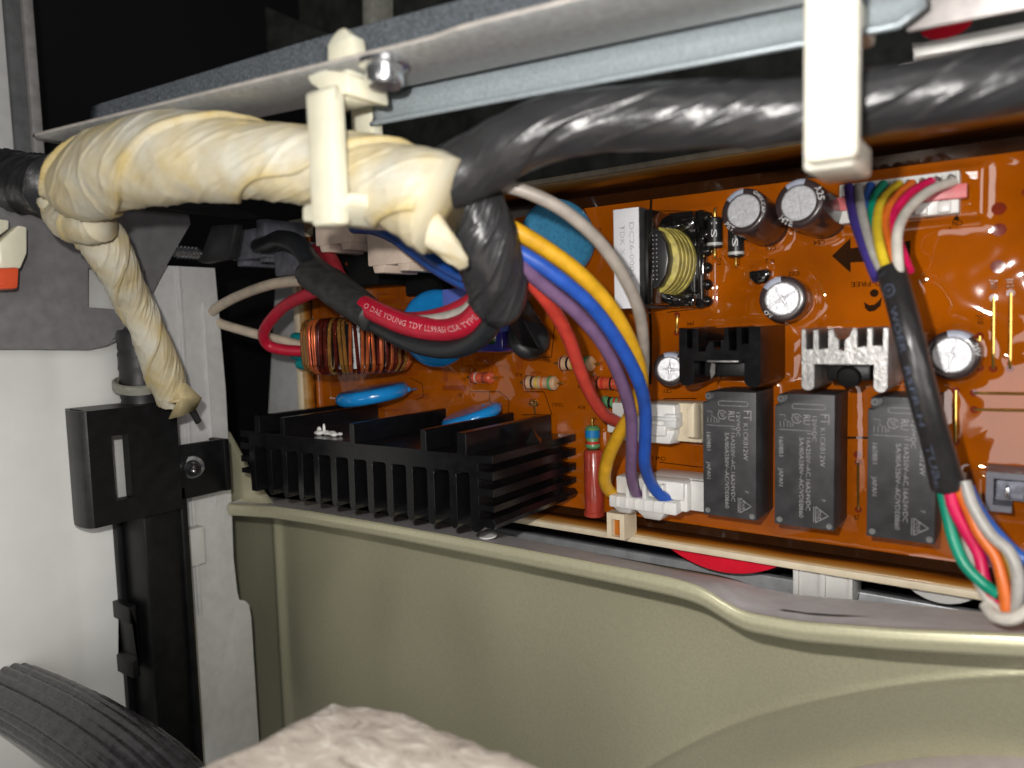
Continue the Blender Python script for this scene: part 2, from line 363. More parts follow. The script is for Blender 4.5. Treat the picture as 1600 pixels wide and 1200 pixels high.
# galvanised bracket plate
root = thing('bracket_plate', (-222, 0, 80), 'dull galvanised plate with a rectangular slot on the left wall', 'bracket')
def PL(*px): return [(PU(x, y, -222)[2], PU(x, y, -222)[1]) for x, y in px]
sl = PL((136, 419), (136, 480), (226, 487), (226, 424))
mb = MB(); pf = lambda a, b, h: (h, b, a)
for k, pts in enumerate((PL((-60, 545), (60, 545), (136, 546), (136, 300), (-60, 300)), PL((136, 546), (165, 540), (195, 525), (212, 505), (226, 480.5))+[sl[2], sl[1]],
            [sl[0], sl[3]]+PL((226, 300), (136, 300)), PL((226, 480.5), (245, 440), (270, 395), (296, 350), (292, 330), (226, 300)))):
    mb.prism(pts, -222.7, -221.4, pf)
mb.done('plate', M_galvd, root)
mb = MB(); mb.prism([(PU(x, y, -222)[2], PU(x, y, -222)[1]) for x, y in ((150, 300), (160, 322), (300, 336), (356, 346), (400, 343), (350, 326), (250, 300))], -224, -217, lambda a, b, h: (h, b, a), bev=0.4)
mb.done('top_flange', M_rubber, root)
# zinc screw thread seen end-on behind the plate's right edge
mb = MB(); c = PU(298, 394, -226)
for k in range(6): mb.lathe((-229+0.0, c[1], c[2]-4+k*1.3), (0, 0, 1), [(1.6, 0), (2.2, 0.45), (1.6, 0.9)], 14)
mb.lathe((-229, c[1], c[2]-5), (0, 0, 1), [(0, 0), (1.6, 0), (1.6, 9), (0, 9)], 14)
mb.done('threaded_screw', M_steel, label='small threaded zinc screw end between the galvanised plate and the black flap', cat='screw')
mb = MB(); q = [P(x, y, 40) for x, y in ((335, 352), (318, 400), (312, 408), (322, 412), (362, 404), (372, 350))]
mb.prism([(a[0], a[1]) for a in q], 38, 41, bev=0.4)
mb.done('rubber_flap', M_rubber, label='black folded rubber flap hanging beside the plate screw', cat='flap')
# cream latch and red connector at the left frame edge
root = thing('latched_connector', PU(10, 430, -212), 'cream two-prong latch on a small orange-red plug at the left picture edge', 'connector')
for pts in (((-30, 340), (12, 344), (12, 358), (-2, 368), (-30, 380)), ((26, 352), (40, 355), (40, 396), (30, 420), (-2, 425), (-4, 380))):
    mb = MB(); mb.prism([PU(x, y, -210)[2:0:-1] for x, y in pts], -214, -209, lambda a, b, h: (h, b, a), bev=0.5); mb.done('latch_prong', M_nylon, root)
mb = MB(); a = [PU(x, y, -209)[2:0:-1] for x, y in ((-30, 420), (27, 418), (25, 452), (-30, 454))]
mb.prism(a, -215, -207.5, lambda a, b, h: (h, b, a), bev=0.7)
a = [PU(x, y, -207)[2:0:-1] for x, y in ((-30, 440), (8, 440), (8, 446), (-30, 447))]
mb.prism(a, -209, -206.9, lambda a, b, h: (h, b, a))
mb.done('plug_body', mat('orange_red_plastic', (0.75, 0.10, 0.035), 0.35, var=0.05), root)
# vertical black cable duct
root = thing('cable_duct', (-222, -90, 60), 'tall black plastic cable duct with notched clips running down the left wall', 'duct')
mb = MB(); v0, v1 = PU(250, 1230, -214)[1], -50.5
mb.box(-229.4, -214, v0, v1, 54, 66.5, 0.7); mb.box(-229.4, -226.5, v0, v1, 66.5, 68.5, 0.3)
mb.box(-229.4, -212.6, v0, -47, 53, 55.5, 0.8)
mb.done('duct_body', M_blackp, root)
mb = MB()
a, b = PU(195, 940, -224), PU(213, 1045, -224)
mb.prism([(68.4, a[1]), (70.6, a[1]), (70.6, a[1]-5), (69, a[1]-6), (69, b[1]+6), (70.6, b[1]+5), (70.6, b[1]), (68.4, b[1])], -228, -218, lambda a, b, h: (h, b, a), bev=0.3)
mb.done('side_clip', M_blackp, root)
# duct clip bracket with slot and screw
root = thing('clip_bracket', (-214, -36, 70), 'black plastic clip bracket with a long slot, screwed over the duct', 'bracket')
A, B, Cc, Dd = PU(135, 648, -209), PU(276, 645, -209), PU(276, 790, -209), PU(135, 822, -209)
hs0, hs1 = B[2], A[2]
mb = MB()
s0, s1, s2, s3 = PU(174, 680, -209), PU(200, 677, -209), PU(200, 783, -209), PU(178, 786, -209)
vT, vB = -20.5, -53.0
hsl, hsr = s0[2], s1[2]; st, sb = s0[1]-0.3, s3[1]+.5
th0, th1 = -212.5, -209
mb.box(th0, th1, vB, vT, hsl, hs1, 0.0); mb.box(th0, th1, vB, vT, hs0, hsr, 0.0)
mb.box(th0, th1, st, vT, hsr, hsl, 0.0); mb.box(th0, th1, vB, sb, hsr, hsl, 0.0)
mb.box(-224, th0-.02, vT-2, vT-.02, hs0, hs1-1.2); mb.box(-224, th0-.02, vB+.02, vB+2, hs0, hs1-1.2)
mb.done('clip_face', M_blackp, root)
mb = MB(); pr = [(-209, hs1+.02), (-209.5, hs1+.8), (-211, hs1+1.5), (-214, hs1+1.8), (-218, hs1+1.4), (-224, hs1-1), (-224, hs1-2.2), (-217.5, hs1+.3), (-213, hs1+.3), (-212.5, hs1+.02)]
mb.prism(pr, vB, vT, lambda a, b, h: (a, h, b), bev=0.2)
mb.done('rounded_edge', mat('satin_black_plastic', (0.03, 0.03, 0.031), 0.45, var=0.2, bump=0.2, bscale=250), root)
mb = MB(); a, b = PU(278, 697, -213), PU(352, 766, -213)
mb.box(-215, -212.6, b[1], a[1], b[2], hs0+1, 0.35); mb.box(-220, -211.5, b[1], a[1], b[2]-1.5, b[2]+.6, 0.35)
mb.done('screw_tab', M_blackp, root)
c = PU(308, 731, -210)
mb = MB(); mb.lathe((-212.6, c[1], c[2]), (1, 0.05, 0.55), [(0, 0), (3.5, 0), (3.5, .7), (2.4, 1.1), (2.4, 3), (1.9, 4), (1.5, 5), (1.5, 6.5), (.8, 8.5), (0, 11)], 20)
mb.done('screw', M_steel, root)
# corrugated conduit stub with tie ring
root = thing('conduit', (-220, -10, 62), 'dark grey conduit stub tied with a pale grey band above the clip bracket', 'conduit')
mb = MB()
a, b = PU(212, 515, -219), PU(222, 655, -219)
pr = []; L_ = a[1]-b[1]
for k in range(13): pr += [(5.4+.15*math.sin(k*1.7), L_*k/13), (5.55+.1*math.sin(k*2.9), L_*(k+.5)/13)]
mb.lathe(b, (0, 1, 0), [(0, 0)]+pr+[(5, L_), (0, L_)], 20); mb.done('conduit_tube', M_rubber, root)
mb = MB(); c = PU(214, 598, -219); mb.lathe((c[0], c[1]-2, c[2]), (0.25, 1, 0.1), [(6.0, 0), (6.7, 0.3), (6.7, 2.7), (6.0, 3)], 24)
mb.done('tie_band', mat('grey_nylon', (0.30, 0.30, 0.25), 0.4), root)

# ================================================================== CIRCUIT BOARD in its tray
board = thing('circuit_board', (-105, -10, 0), 'amber potted circuit board full of components in an ivory plastic tray', 'circuit board')
U0, U1, V0, V1 = -212.5, 60.0, -54.3, 33.2
foot = []
def fr(u0, u1, v0, v1, a=0.9): foot.append(('r', u0, u1, v0, v1, a))
def fc(u, v, r, a=0.9): foot.append(('c', u, v, r, 0, a))
for ru in (-61.6, -45.4, -26.95): fr(ru, ru+12.2, -45.3, -16.5)
fr(-64.8, -46.7, -14, -1.5); fr(-38.5, -22.5, -14, -2); fr(-81, -64, 2, 27)
fr(-86, -62, -46, -39); fr(-86, -64, -30, -20); fr(-34, -9, 19, 28.5, 1.4); fr(-8.5, 30, -40, -33.2)
fc(-51, 20.8, 5.2); fc(-38.8, 22, 5.2); fc(-45.2, 3.9, 5.2); fc(-70.5, -11.8, 4.2); fc(-12.6, -8.3, 5, 1.6)
for (x, y) in ((753, 590), (845, 598), (900, 568), (945, 598), (928, 750), (928, 685), (1117, 365), (1150, 375)):
    p = P(x, y, 1); fr(p[0]-2.5, p[0]+2.5, p[1]-2, p[1]+2, 0.6)
p = P(1190, 430, 0); fc(p[0], p[1], 2.4)
rr_ = random.Random(3)
for k in range(70): fc(rr_.uniform(-205, 0), rr_.uniform(-54, 34), 0.3, rr_.uniform(.08, .25))
def pot(u, v):
    z = 0.12*np.sin(u*0.11+1)*np.cos(v*0.13)+0.06*np.sin(u*.31+v*.21)+0.018*np.sin(u*.9+2*np.sin(v*.4))*np.sin(v*.8+1.3*np.sin(u*.5))
    best = np.zeros_like(z)
    for f in foot:
        if f[0] == 'r': d = np.hypot(np.maximum(np.maximum(f[1]-u, u-f[2]), 0), np.maximum(np.maximum(f[3]-v, v-f[4]), 0))
        else: d = np.maximum(np.hypot(u-f[1], v-f[2])-f[3], 0)
        best = np.maximum(best, f[5]*np.exp(-d/1.1))
    de = np.minimum(np.minimum(u-U0, 1e3), np.minimum(v-V0, V1-v)); best = np.maximum(best, 1.2*np.exp(-np.maximum(de, 0)/0.9))
    return z+best
def pz(u, v): return float(pot(np.array([float(u)]), np.array([float(v)]))[0])
nu, nv = 500, 175
gu, gv = np.meshgrid(np.linspace(U0, U1, nu), np.linspace(V0, V1, nv)); gz = pot(gu, gv)
co = np.stack([gu*K, -gz*K, gv*K], -1).reshape(-1, 3)
ii, jj = np.meshgrid(np.arange(nu-1), np.arange(nv-1)); a = (jj*nu+ii).ravel()
me = bpy.data.meshes.new('potting'); me.from_pydata(co.tolist(), [], np.stack([a, a+1, a+nu+1, a+nu], 1).tolist()); me.polygons.foreach_set('use_smooth', [True]*len(me.polygons))
M_pot = mat('amber_potting_resin', (0.40, 0.090, 0.001), 0.02, var=0.16, vscale=3.5, coat=0.5, spec=0.5, bump=0.015, bscale=30)
link('potting_resin', me, M_pot, board, label='glossy amber resin flooding the board')
# tray walls: ivory plastic stained amber where the resin creeps up (stain follows the wall height)
def tray_mat():
    m = bpy.data.materials.new('resin_stained_ivory'); m.use_nodes = True; N = m.node_tree.nodes; L = m.node_tree.links; b = N['Principled BSDF']
    tc = N.new('ShaderNodeTexCoord'); sp = N.new('ShaderNodeSeparateXYZ'); L.new(tc.outputs['Object'], sp.inputs[0])
    n = N.new('ShaderNodeTexNoise'); n.inputs['Scale'].default_value = 7; n.inputs['Detail'].default_value = 4; mp = N.new('ShaderNodeMapping'); mp.inputs['Scale'].default_value = (0.6, 4, 4)
    L.new(tc.outputs['Object'], mp.inputs[0]); L.new(mp.outputs[0], n.inputs['Vector'])
    ma = N.new('ShaderNodeMath'); ma.operation = 'MULTIPLY_ADD'; L.new(n.outputs['Fac'], ma.inputs[0]); ma.inputs[1].default_value = 0.035; L.new(sp.outputs['Y'], ma.inputs[2])
    mr = N.new('ShaderNodeMapRange'); mr.inputs[1].default_value = 0.030; mr.inputs[2].default_value = -0.046; L.new(ma.outputs[0], mr.inputs[0])
    cr = N.new('ShaderNodeValToRGB'); e = cr.color_ramp.elements
    e[0].position = 0.0; e[0].color = (0.02, 0.006, 0.002, 1); e[1].position = 1; e[1].color = (0.66, 0.56, 0.40, 1)
    for p_, c_ in ((0.22, (0.05, 0.014, 0.003, 1)), (0.42, (0.30, 0.09, 0.006, 1)), (0.62, (0.45, 0.22, 0.05, 1)), (0.8, (0.58, 0.45, 0.28, 1))):
        q = e.new(p_); q.color = c_
    L.new(mr.outputs[0], cr.inputs[0]); L.new(cr.outputs[0], b.inputs['Base Color']); b.inputs['Roughness'].default_value = 0.18
    return m
M_stain = tray_mat()
TH = 5.6
VR0, VR1 = -55.7, 37.2                                           # tray walls lean outwards
for nm, vi, vr, o_ in (('lower', V0, VR0, -57.6), ('upper', V1, VR1, 38.9)):
    s_ = -1 if nm == 'lower' else 1
    mb = MB(); ua, ub = U0-3, 62
    mb.hexa([(ua, vi-s_*.3, -3), (ub, vi-s_*.3, -3), (ub, o_-s_*.9, -3), (ua, o_-s_*.9, -3), (ua, vr, TH), (ub, vr, TH), (ub, o_-s_*.9, TH), (ua, o_-s_*.9, TH)], .15); mb.done('tray_wall', M_stain, board)
    mb = MB(); lo, hi = sorted((vr+s_*.25, o_)); mb.box(U0-4.5, 62, lo, hi, TH-.6, TH+.6, .2)
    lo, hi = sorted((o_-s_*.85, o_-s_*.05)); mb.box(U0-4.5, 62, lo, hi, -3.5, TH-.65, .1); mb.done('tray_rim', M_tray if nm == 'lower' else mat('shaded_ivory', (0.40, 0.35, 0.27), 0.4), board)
mb = MB(); mb.box(U0-2.0, U0, V0, V1, -3, TH-.1, 0.2); mb.done('tray_wall', M_stain, board)
mb = MB(); mb.box(U0-4.4, U0-2.05, VR0-1.6, VR1+1.4, -3.5, TH+.62, 0.3); mb.done('tray_rim', M_tray, board)
mb = MB(); mb.box(U0-4.4, 62, VR0-1.8, VR1+1.6, -5, -3.6); mb.done('tray_floor', M_tray, board)
mb = MB()                                                       # dark strip painting the shadow in the gap between board and tray wall
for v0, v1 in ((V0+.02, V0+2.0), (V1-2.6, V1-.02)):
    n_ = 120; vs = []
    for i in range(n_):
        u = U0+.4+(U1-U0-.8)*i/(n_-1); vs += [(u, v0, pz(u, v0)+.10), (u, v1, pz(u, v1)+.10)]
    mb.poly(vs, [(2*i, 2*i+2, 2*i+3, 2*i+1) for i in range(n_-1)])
mb.done('edge_gap_shadow', mat('gap_shadow_tone', (0.03, 0.010, 0.003), 0.1), board)
# tray clip with a slot, lower rim
p = P(965, 808, 5); q = P(995, 835, 5)
mb = MB(); u0, u1, vv = p[0], P(992, 820, 5)[0], V0
vt, vb = P(980, 805, 11)[1], P(980, 838, 7.5)[1]; mb.box(u0, u0+1.3, vb, vt, 4, 11); mb.box(u1-1.3, u1, vb, vt, 4, 11); mb.box(u0+1.3, u1-1.3, vt-1.6, vt-.02, 4, 10.98); mb.box(u0+1.3, u1-1.3, vb-.02, vb+.5, 4, 10.98)
mb.done('tray_clip', M_tray, board, label='small ivory tray clip with a square slot')
mb = MB(); mb.box(u0+1.32, u1-1.32, vb+.52, vt-1.62, 4, 9.2); mb.done('tray_clip_slot', mat('amber_slot', (0.55, 0.16, 0.01), 0.3), board)

# ---- silkscreen, traces, pads and jumper wires
silk = MB()
def sfn(u, v, dz=0.14): return (u, v, pz(u, v)+dz)
def SP(x, y): q = P(x, y, 0.1); return (q[0], q[1])
def sline(pts, w=0.22, m=None): ribbon(m or silk, subdiv([SP(*q) for q in pts]), w, sfn)
def subdiv(pts, st=1.2):
    out = []
    for (a, b), (c, d) in zip(pts, pts[1:]):
        n = max(1, int(math.hypot(c-a, d-b)/st))
        out += [(a+(c-a)*i/n, b+(d-b)*i/n) for i in range(n)]
    return out+[pts[-1]]
def stext(s, x, y, cap, rot=180, length=None):
    o = SP(x, y); c, sn = math.cos(math.radians(rot)), math.sin(math.radians(rot))
    put_text(silk, s, cap, lambda a, b: sfn(o[0]+a*c-b*sn, o[1]+a*sn+b*c), length)
def spoly(px, m=None):
    q = [SP(*a) for a in px]; t = bmesh.new(); f = t.faces.new([t.verts.new((a, b, 0)) for a, b in q])
    bmesh.ops.triangulate(t, faces=[f]); bmesh.ops.subdivide_edges(t, edges=t.edges[:], cuts=2, use_grid_fill=True)
    t.verts.index_update(); (m or silk).poly([sfn(v.co.x, v.co.y) for v in t.verts], [[v.index for v in g.verts] for g in t.faces]); t.free()
spoly([(1300, 400), (1329, 372), (1329, 388), (1423, 376), (1422, 405), (1329, 410), (1329, 426)])                 # big arrow
stext('LEAD-FREE', 1404, 437, 1.1, 180, 9.3); stext('S', 1412, 364, 1.3); stext('CN', 1505, 345, 0.9); stext('*', 1487, 351, 0.9)
o_ = SP(1366, 458); silk.poly([sfn(o_[0], o_[1])]+[sfn(*q) for q in arc(o_[0], o_[1], 0.85, 0, 360, 18)], [(0, i, i+1) for i in range(1, 19)])
cres = [SP(*q) for q in ((1350, 472), (1352, 482), (1358, 487), (1366, 486), (1376, 478), (1378, 464), (1373, 470), (1366, 476), (1358, 477))]
silk.poly([sfn(a, b) for a, b in cres], [(0, 1, 2, 8), (8, 2, 3, 7), (7, 3, 4, 6), (6, 4, 5)])
for s, x, y, rot in (('D3', 1121, 404, -90), ('D2', 1150, 404, -90), ('IC2', 1210, 404, 180), ('CE4', 1290, 375, 180), ('CE3', 1214, 384, 180), ('CE2', 1250, 424, 180), ('J44', 1085, 503, 180), ('R25', 815, 583, 180), ('R24', 914, 602, 180), ('R54', 914, 634, 180), ('TRIAC', 880, 630, 180),
                     ('T1', 1050, 330, 180), ('CN4 2', 1040, 714, 180), ('CE1', 1050, 608, 180), ('J20', 1549, 437, -90), ('J12', 1574, 435, -90), ('J10', 1528, 492, -90), ('R2', 727, 590, 180), ('J5', 1343, 806, 180), ('C14', 940, 356, 180), ('R62', 925, 360, 180), ('BD', 722, 615, 180)):
    stext(s, x, y, 1.0, rot)
for pts in (((1020, 330), (1106, 331), (1109, 480), (1045, 488)), ((1088, 690), (1088, 640)), ((1030, 722), (1098, 730)), ((870, 480), (862, 558), (834, 558)), ((848, 476), (870, 478)), ((820, 612), (850, 612), (862, 648), (815, 648)), ((1108, 620), (1108, 735)),
            ((735, 612), (780, 612), (796, 625), (794, 648)), ((765, 612), (765, 650)), ((1090, 622), (1040, 622)), ((640, 590), (660, 600), (662, 620), (650, 625))):
    sline(pts)
sline([(1018, 298), (1016, 600)], 0.7)                                                   # isolation slot print
sline([(905, 330), (912, 326), (917, 335), (918, 350)], 0.25); sline([(898, 420), (912, 418), (918, 405)], 0.25)
sline([(1320, 683), (1357, 684)], 0.5); sline([(1447, 341), (1477, 337)], 0.5)
spoly([(1489, 345), (1497, 336), (1500, 345)])
silk.done('silkscreen_print', M_silk, board, kind='stuff', recalc=False)
tr = MB()
rt = random.Random(11)
for k in range(70):
    x, y = rt.uniform(520, 860), rt.uniform(400, 660); pts = [(x, y)]
    for j in range(rt.randint(1, 3)):
        if rt.random() < .5: x += rt.uniform(-60, 60)
        else: y += rt.uniform(-55, 55)
        pts.append((x, y))
    if max(q[0] for q in pts) < 860 and all(SP(*q)[1] > V0+3 and SP(*q)[1] < V1-3 and SP(*q)[0] > U0+3 for q in pts): ribbon(tr, subdiv([SP(*q) for q in pts]), rt.choice((0.5, 0.8, 1.6)), lambda u, v: sfn(u, v, 0.06))
tr.done('copper_traces', M_trace, board, kind='stuff', recalc=False)
def pad(x, y, r=1.25):
    o = SP(x, y); m = MB(); m.poly([sfn(*o, .1)]+[sfn(a, b, .1) for a, b in arc(o[0], o[1], r, 0, 360, 20)], [(0, i, i+1) for i in range(1, 21)]); m.done('solder_pad', M_pad, board, recalc=False)
for x, y in ((1561, 326), (1561, 359), (1559, 416)): pad(x, y)
for x, y in ((1604, 300), (1340, 710)): pad(x, y, 0.8)
def jumper(a, b, rr=0.32):
    a, b = SP(*a), SP(*b); n_ = 8
    m = MB(); m.tube([(a[0]+(b[0]-a[0])*i/n_, a[1]+(b[1]-a[1])*i/n_, pz(a[0]+(b[0]-a[0])*i/n_, a[1]+(b[1]-a[1])*i/n_)+0.25*math.sin(math.pi*min(i/n_*1.0, 1))-.1) for i in range(n_+1)], rr, 8)
    m.done('jumper_wire', M_gold, board)
    for q in (a, b):
        m = MB(); m.poly([sfn(*q, .09)]+[sfn(c, d, .09) for c, d in arc(q[0], q[1], 0.75, 0, 360, 14)], [(0, i, i+1) for i in range(1, 15)]); m.done('solder_pad', M_pad, board, recalc=False)
for a, b in (((1552, 465), (1552, 576)), ((1579, 458), (1578, 576)), ((1531, 525), (1531, 574)), ((1522, 614), (1640, 616)), ((1522, 640), (1640, 642)), ((1493, 610), (1493, 690)), ((1341, 722), (1341, 796)), ((1059, 492), (1057, 520))):
    jumper(a, b)

# ---- relays
u0, v0 = -61.6, -16.5
relay0 = None
mb = MB()
ol = [(u0+2.6, v0), (u0+12.2, v0), (u0+12.2, v0-28.8), (u0, v0-28.8), (u0, v0-2.6), (u0+1.1, v0-2.6), (u0+2.6, v0-1.4)]
mb.prism(ol, -0.8, 14.0, bev=0.22); mb.box(u0+.4, u0+2.9, v0-3, v0-.25, -.8, 13.2, .3); mb.box(u0+4, u0+9, v0-29.3, v0-28.7, -.8, 2.2)
relay0 = mb.done('relay', M_relay, board, label='black power relay with pale printing, one of three in a row')
rsub = []
def ring(cx, cy, h, r0, r1, m=None):
    m = m or MB(); m.lathe((cx, cy, h), (0, 0, 1), [(r0, 0), (r0, .25), (r1, .25), (r1, 0)], 18); return m
rsub.append(ring(u0+1.15, v0-1.2, 13.2, .25, .75).done('moulding_boss', mat('relay_boss_plastic', (0.10, 0.10, 0.105), .45), relay0))
for cx, cy in ((u0+1.1, v0-27.7), (u0+11.3, v0-27.9)):
    m = MB(); m.lathe((cx, cy, 14.0), (0, 0, 1), [(.6, 0), (.6, .15), (.35, .15), (.3, .05), (0, .05)], 16); rsub.append(m.done('pin_boss', mat('relay_pin_plastic', (0.20, 0.20, 0.20), .4), relay0))
rp = MB(); RH = 14.035
def rf(x, y): return lambda a, b: (u0+x+b, v0-y-a, RH)
def rl(pts, w=.1): ribbon(rp, pts, w, lambda a, b: (u0+a, v0-b, RH))
st = arc(9.9, 2.65, .52, -90, 90, 8)+arc(4.2, 2.65, .52, 90, 270, 8); rl(st+[st[0]], .1)
put_text(rp, 'FT', 1.75, rf(9.45, 4.1), 2.2); put_text(rp, 'K1CK012W', 1.0, rf(9.4, 7.0), 8.3); put_text(rp, '12V=DC', .85, rf(7.8, 4.6), 5.4)
put_text(rp, 'RU', 1.45, rf(5.95, 4.4), 2.1); put_text(rp, 'SP', .9, rf(4.15, 4.75), 1.1); c_ = arc(4.6, 5.3, .98, 20, 340, 20); rl(c_, .14)
put_text(rp, 'c', .6, rf(3.6, 4.2)); put_text(rp, 'us', .6, rf(3.6, 6.3))
rl([(.9, 7.8), (7.5, 7.8)], .1)
for k in range(3): rl([(1.2+k*.75, 6.0), (1.2+k*.75, 7.2)], .1)
rl([(2.7, 6.0), (3.3, 6.0), (3.3, 7.2)], .1); rl([(1.0, 4.6), (2.2, 4.6), (2.2, 5.1)], .1); rl([(2.6, 5.9), (2.0, 5.5)], .1)
put_text(rp, '16A250V~AC.16A24VDC', .88, rf(6.6, 9.3), 15.7); put_text(rp, '5A/80A250V~AC/VDE0860', .88, rf(5.2, 9.3), 17.4)
put_text(rp, '1608B1', .9, rf(.95, 9.5), 4.2); put_text(rp, 'JAPAN', .9, rf(.95, 16.3), 4.0); put_text(rp, 'F', .8, rf(9.7, 22.3)); put_text(rp, '}', .9, rf(7.0, 8.2))
rl([(8.6, 24.0), (8.6, 27.4), (11.1, 25.7), (8.6, 24.0)], .16); rl([(8.2, 24.0), (8.2, 27.4)], .14); put_text(rp, 'OVE', .75, rf(8.9, 24.7), 2.0)
rsub.append(rp.done('lettering', M_print, relay0, recalc=False, kind='stuff'))
for du, lab in ((16.2, None), (34.65, None)):
    c = dup(relay0, Vector((du*K, 0, 0)), board)
    for s_ in rsub: d = s_.copy(); COL.objects.link(d); d.parent = c; d.location = s_.location

# ---- electrolytic capacitors
def elcap(base, top, r, label, marks, stripe_at, rtop=0.72, flat=False):
    b, t = Vector(base), Vector(top); ax = (t-b); H_ = ax.length; ax.normalize()
    e = Vector((0, 1, 0)); e2 = (e-ax*e.dot(ax)).normalized(); e1 = e2.cross(ax).normalized()          # e2 ~ up, e1 ~ right
    if e1.x < 0: e1 = -e1
    mb = MB(); mb.lathe(b, ax, [(0, 0), (r, 0), (r, 1), (r*.965, 1.6), (r*.965, 2.0), (r, 2.6), (r, H_-1.0), (r*.985, H_-.55), (r*.94, H_-.2), (r*.86, H_), (r*rtop, H_-.02), (r*rtop, H_-.35), (0, H_-.35)], 40)
    o = mb.done('capacitor', M_sleeve, board, label=label, smooth=50)
    mb = MB()
    mb.lathe(t-ax*.27, ax, [(r*rtop*.99, 0), (0, 0.001)], 28)
    for k in range(4):
        n_ = 12; rr_ = r*rtop*.985; g = .17; a_ = stripe_at-90
        am = math.radians(a_+90*k+45); oc = (g*1.2*math.cos(am)*1.41, g*1.2*math.sin(am)*1.41)
        def ring_(q, d):
            ps = [(oc[0]*q, oc[1]*q)]
            for i in range(n_+1):
                a = math.radians(a_+90*k+1.2*q+(90-2.4*q)*i/n_); ps.append((rr_*(1.0 if q < 1.5 else .93)*math.cos(a), rr_*(1.0 if q < 1.5 else .93)*math.sin(a)))
            return [t+(e1*x+e2*y)+ax*d for x, y in ps]
        lo_, hi_ = ring_(0.5, -.27), ring_(1.9, -.06); m_ = len(lo_)
        mb.poly(lo_+hi_, [tuple(range(m_, 2*m_))]+[(i, (i+1) % m_, m_+(i+1) % m_, m_+i) for i in range(m_)])
    mb.done('vented_top', M_capalu, o, smooth=15)
    mb = MB(); n_ = 8; vs = []
    prof = [(1.008, H_*.25), (1.008, H_-1.0), (.995, H_-.5), (.95, H_-.15), (.865, H_+.05), (rtop*1.02, H_+.03)]
    for i in range(n_+1):
        a = math.radians(stripe_at-26+52*i/n_)
        for q, d in prof: vs.append(b+(e1*math.cos(a)+e2*math.sin(a))*r*q+ax*d)
    k = len(prof); mb.poly(vs, [(i*k+j, (i+1)*k+j, (i+1)*k+j+1, i*k+j+1) for i in range(n_) for j in range(k-1)])
    mb.done('polarity_stripe', M_stripe, o, recalc=True)
    mb = MB()
    for s_, ang, cap in marks:
        def fn(x, y, ang=ang, cap=cap):
            a = math.radians(ang)-(x/(r*.86)); rr = r*(.80)+y*.9; d = H_+.05-0.35*max(0, (rr/r-.86)/.14)**2
            return b+(e1*math.cos(a)+e2*math.sin(a))*rr+ax*d
        def fin(x, y, ang=ang):                               # letters whose foot points outwards (read from below)
            a = math.radians(ang)+(x/(r*.86)); rr = r*.96-y*.9; d = H_+.05-0.35*max(0, (rr/r-.86)/.14)**2
            return b+(e1*math.cos(a)+e2*math.sin(a))*rr+ax*d
        put_text(mb, s_, cap, fin if 180 < ang % 360 < 330 else fn)
    if marks: mb.done('lettering', M_wprint, o, recalc=False, kind='stuff')
    return o
elcap(P(1200, 353, 0), P(1161, 329, 16), 5.0, 'tall capacitor left of the pair, printed PET', [('PET', 212, 1.1), ('GWX-CAP', 60, .8)], 118)
elcap(P(1290, 339, 0), P(1247, 317, 17), 5.0, 'tall capacitor under the white clip', [('HTE', 215, 1.25), ('A25', 40, 1.25)], 100)
elcap(P(1236, 470, 0), P(1222, 467, 11), 5.0, 'short capacitor below the transistor', [('OV', 215, 1.0)], 120)
elcap(P(1058, 574, 0), P(1046, 577, 12), 4.1, 'capacitor half hidden behind the black heat sink', [], 85)
elcap(P(1496, 552, 0), P(1487, 555, 8), 4.9, 'short capacitor with a glaring top beside the black sleeve', [('25V', 30, 1.0)], 75)

# ---- transformer
mb = MB(); mb.box(-80.8, -74.2, 2.8, 26.0, -.5, 19.7, .25)
trf = mb.done('transformer', mat('dark_ferrite', (0.05, 0.05, 0.052), .45, var=.2), board, label='transformer with a white label strip and a yellow taped coil')
mb = MB(); mb.box(-80.7, -74.25, 2.9, 25.9, 19.72, 19.95, .05); mb.done('label_strip', M_label, trf)
mb = MB(); put_text(mb, 'DC26-0004', 1.15, lambda x, y: (-76.6+y, 22.6-x, 19.98), 12.5); put_text(mb, 'TDK X', 1.15, lambda x, y: (-79.0+y, 22.2-x, 19.98), 7.0); mb.done('lettering', M_emb, trf, recalc=False, kind='stuff')
mb = MB(); mb.box(-74.15, -71.9, 3.6, 25.4, -.5, 17.6, .5); mb.box(-74.1, -66.6, 2.9, 6.2, -.5, 6.2, .9); mb.box(-74.1, -66.6, 21.4, 26.0, -.5, 6.2, .9); mb.box(-67.6, -65.0, 2.4, 26.3, -.5, 3.6, .9); mb.box(-73, -66.5, 5, 22.5, -.5, 4.4, 1.0)
mb.box(-84, -80.9, 5, 23, -.5, 12, 1.5)
mb.done('bobbin', M_varnish, trf)
mb = MB()                                                                              # flat black coil end with its bevel
cap_ = [(-73.1, 21.6), (-70.6, 20.4), (-68.9, 17.5), (-68.3, 14), (-68.9, 10.5), (-70.6, 7.8), (-73.4, 6.6)]
mb.prism(cap_, 14, 17.3, bev=0.35); mb.done('coil_end', mat('coil_end_black', (.025, .024, .026), .3, var=.2), trf)
mb = MB()
for i in range(11):
    for j in range(2): mb.sphere((-72.0+j*.9+0.05*(i % 2), 9.4+i*1.0, 17.32), .13, n=6)
mb.done('dot_pattern', M_wprint, trf)
mb = MB(); n_ = 24; pr = []
for ly in range(5):
    cc = [(-73.5+(7.1-ly*.12)*math.cos(math.radians(t))*0.98, 14.0+(8.3-ly*.1)*math.sin(math.radians(t))) for t in np.linspace(-80, 80, 26)]
    h0, h1 = 4.2+ly*2.0, 4.2+ly*2.0+1.85
    mb.prism([(-73.6, 5.6)]+cc+[(-73.6, 22.4)], h0, h1, bev=.12)
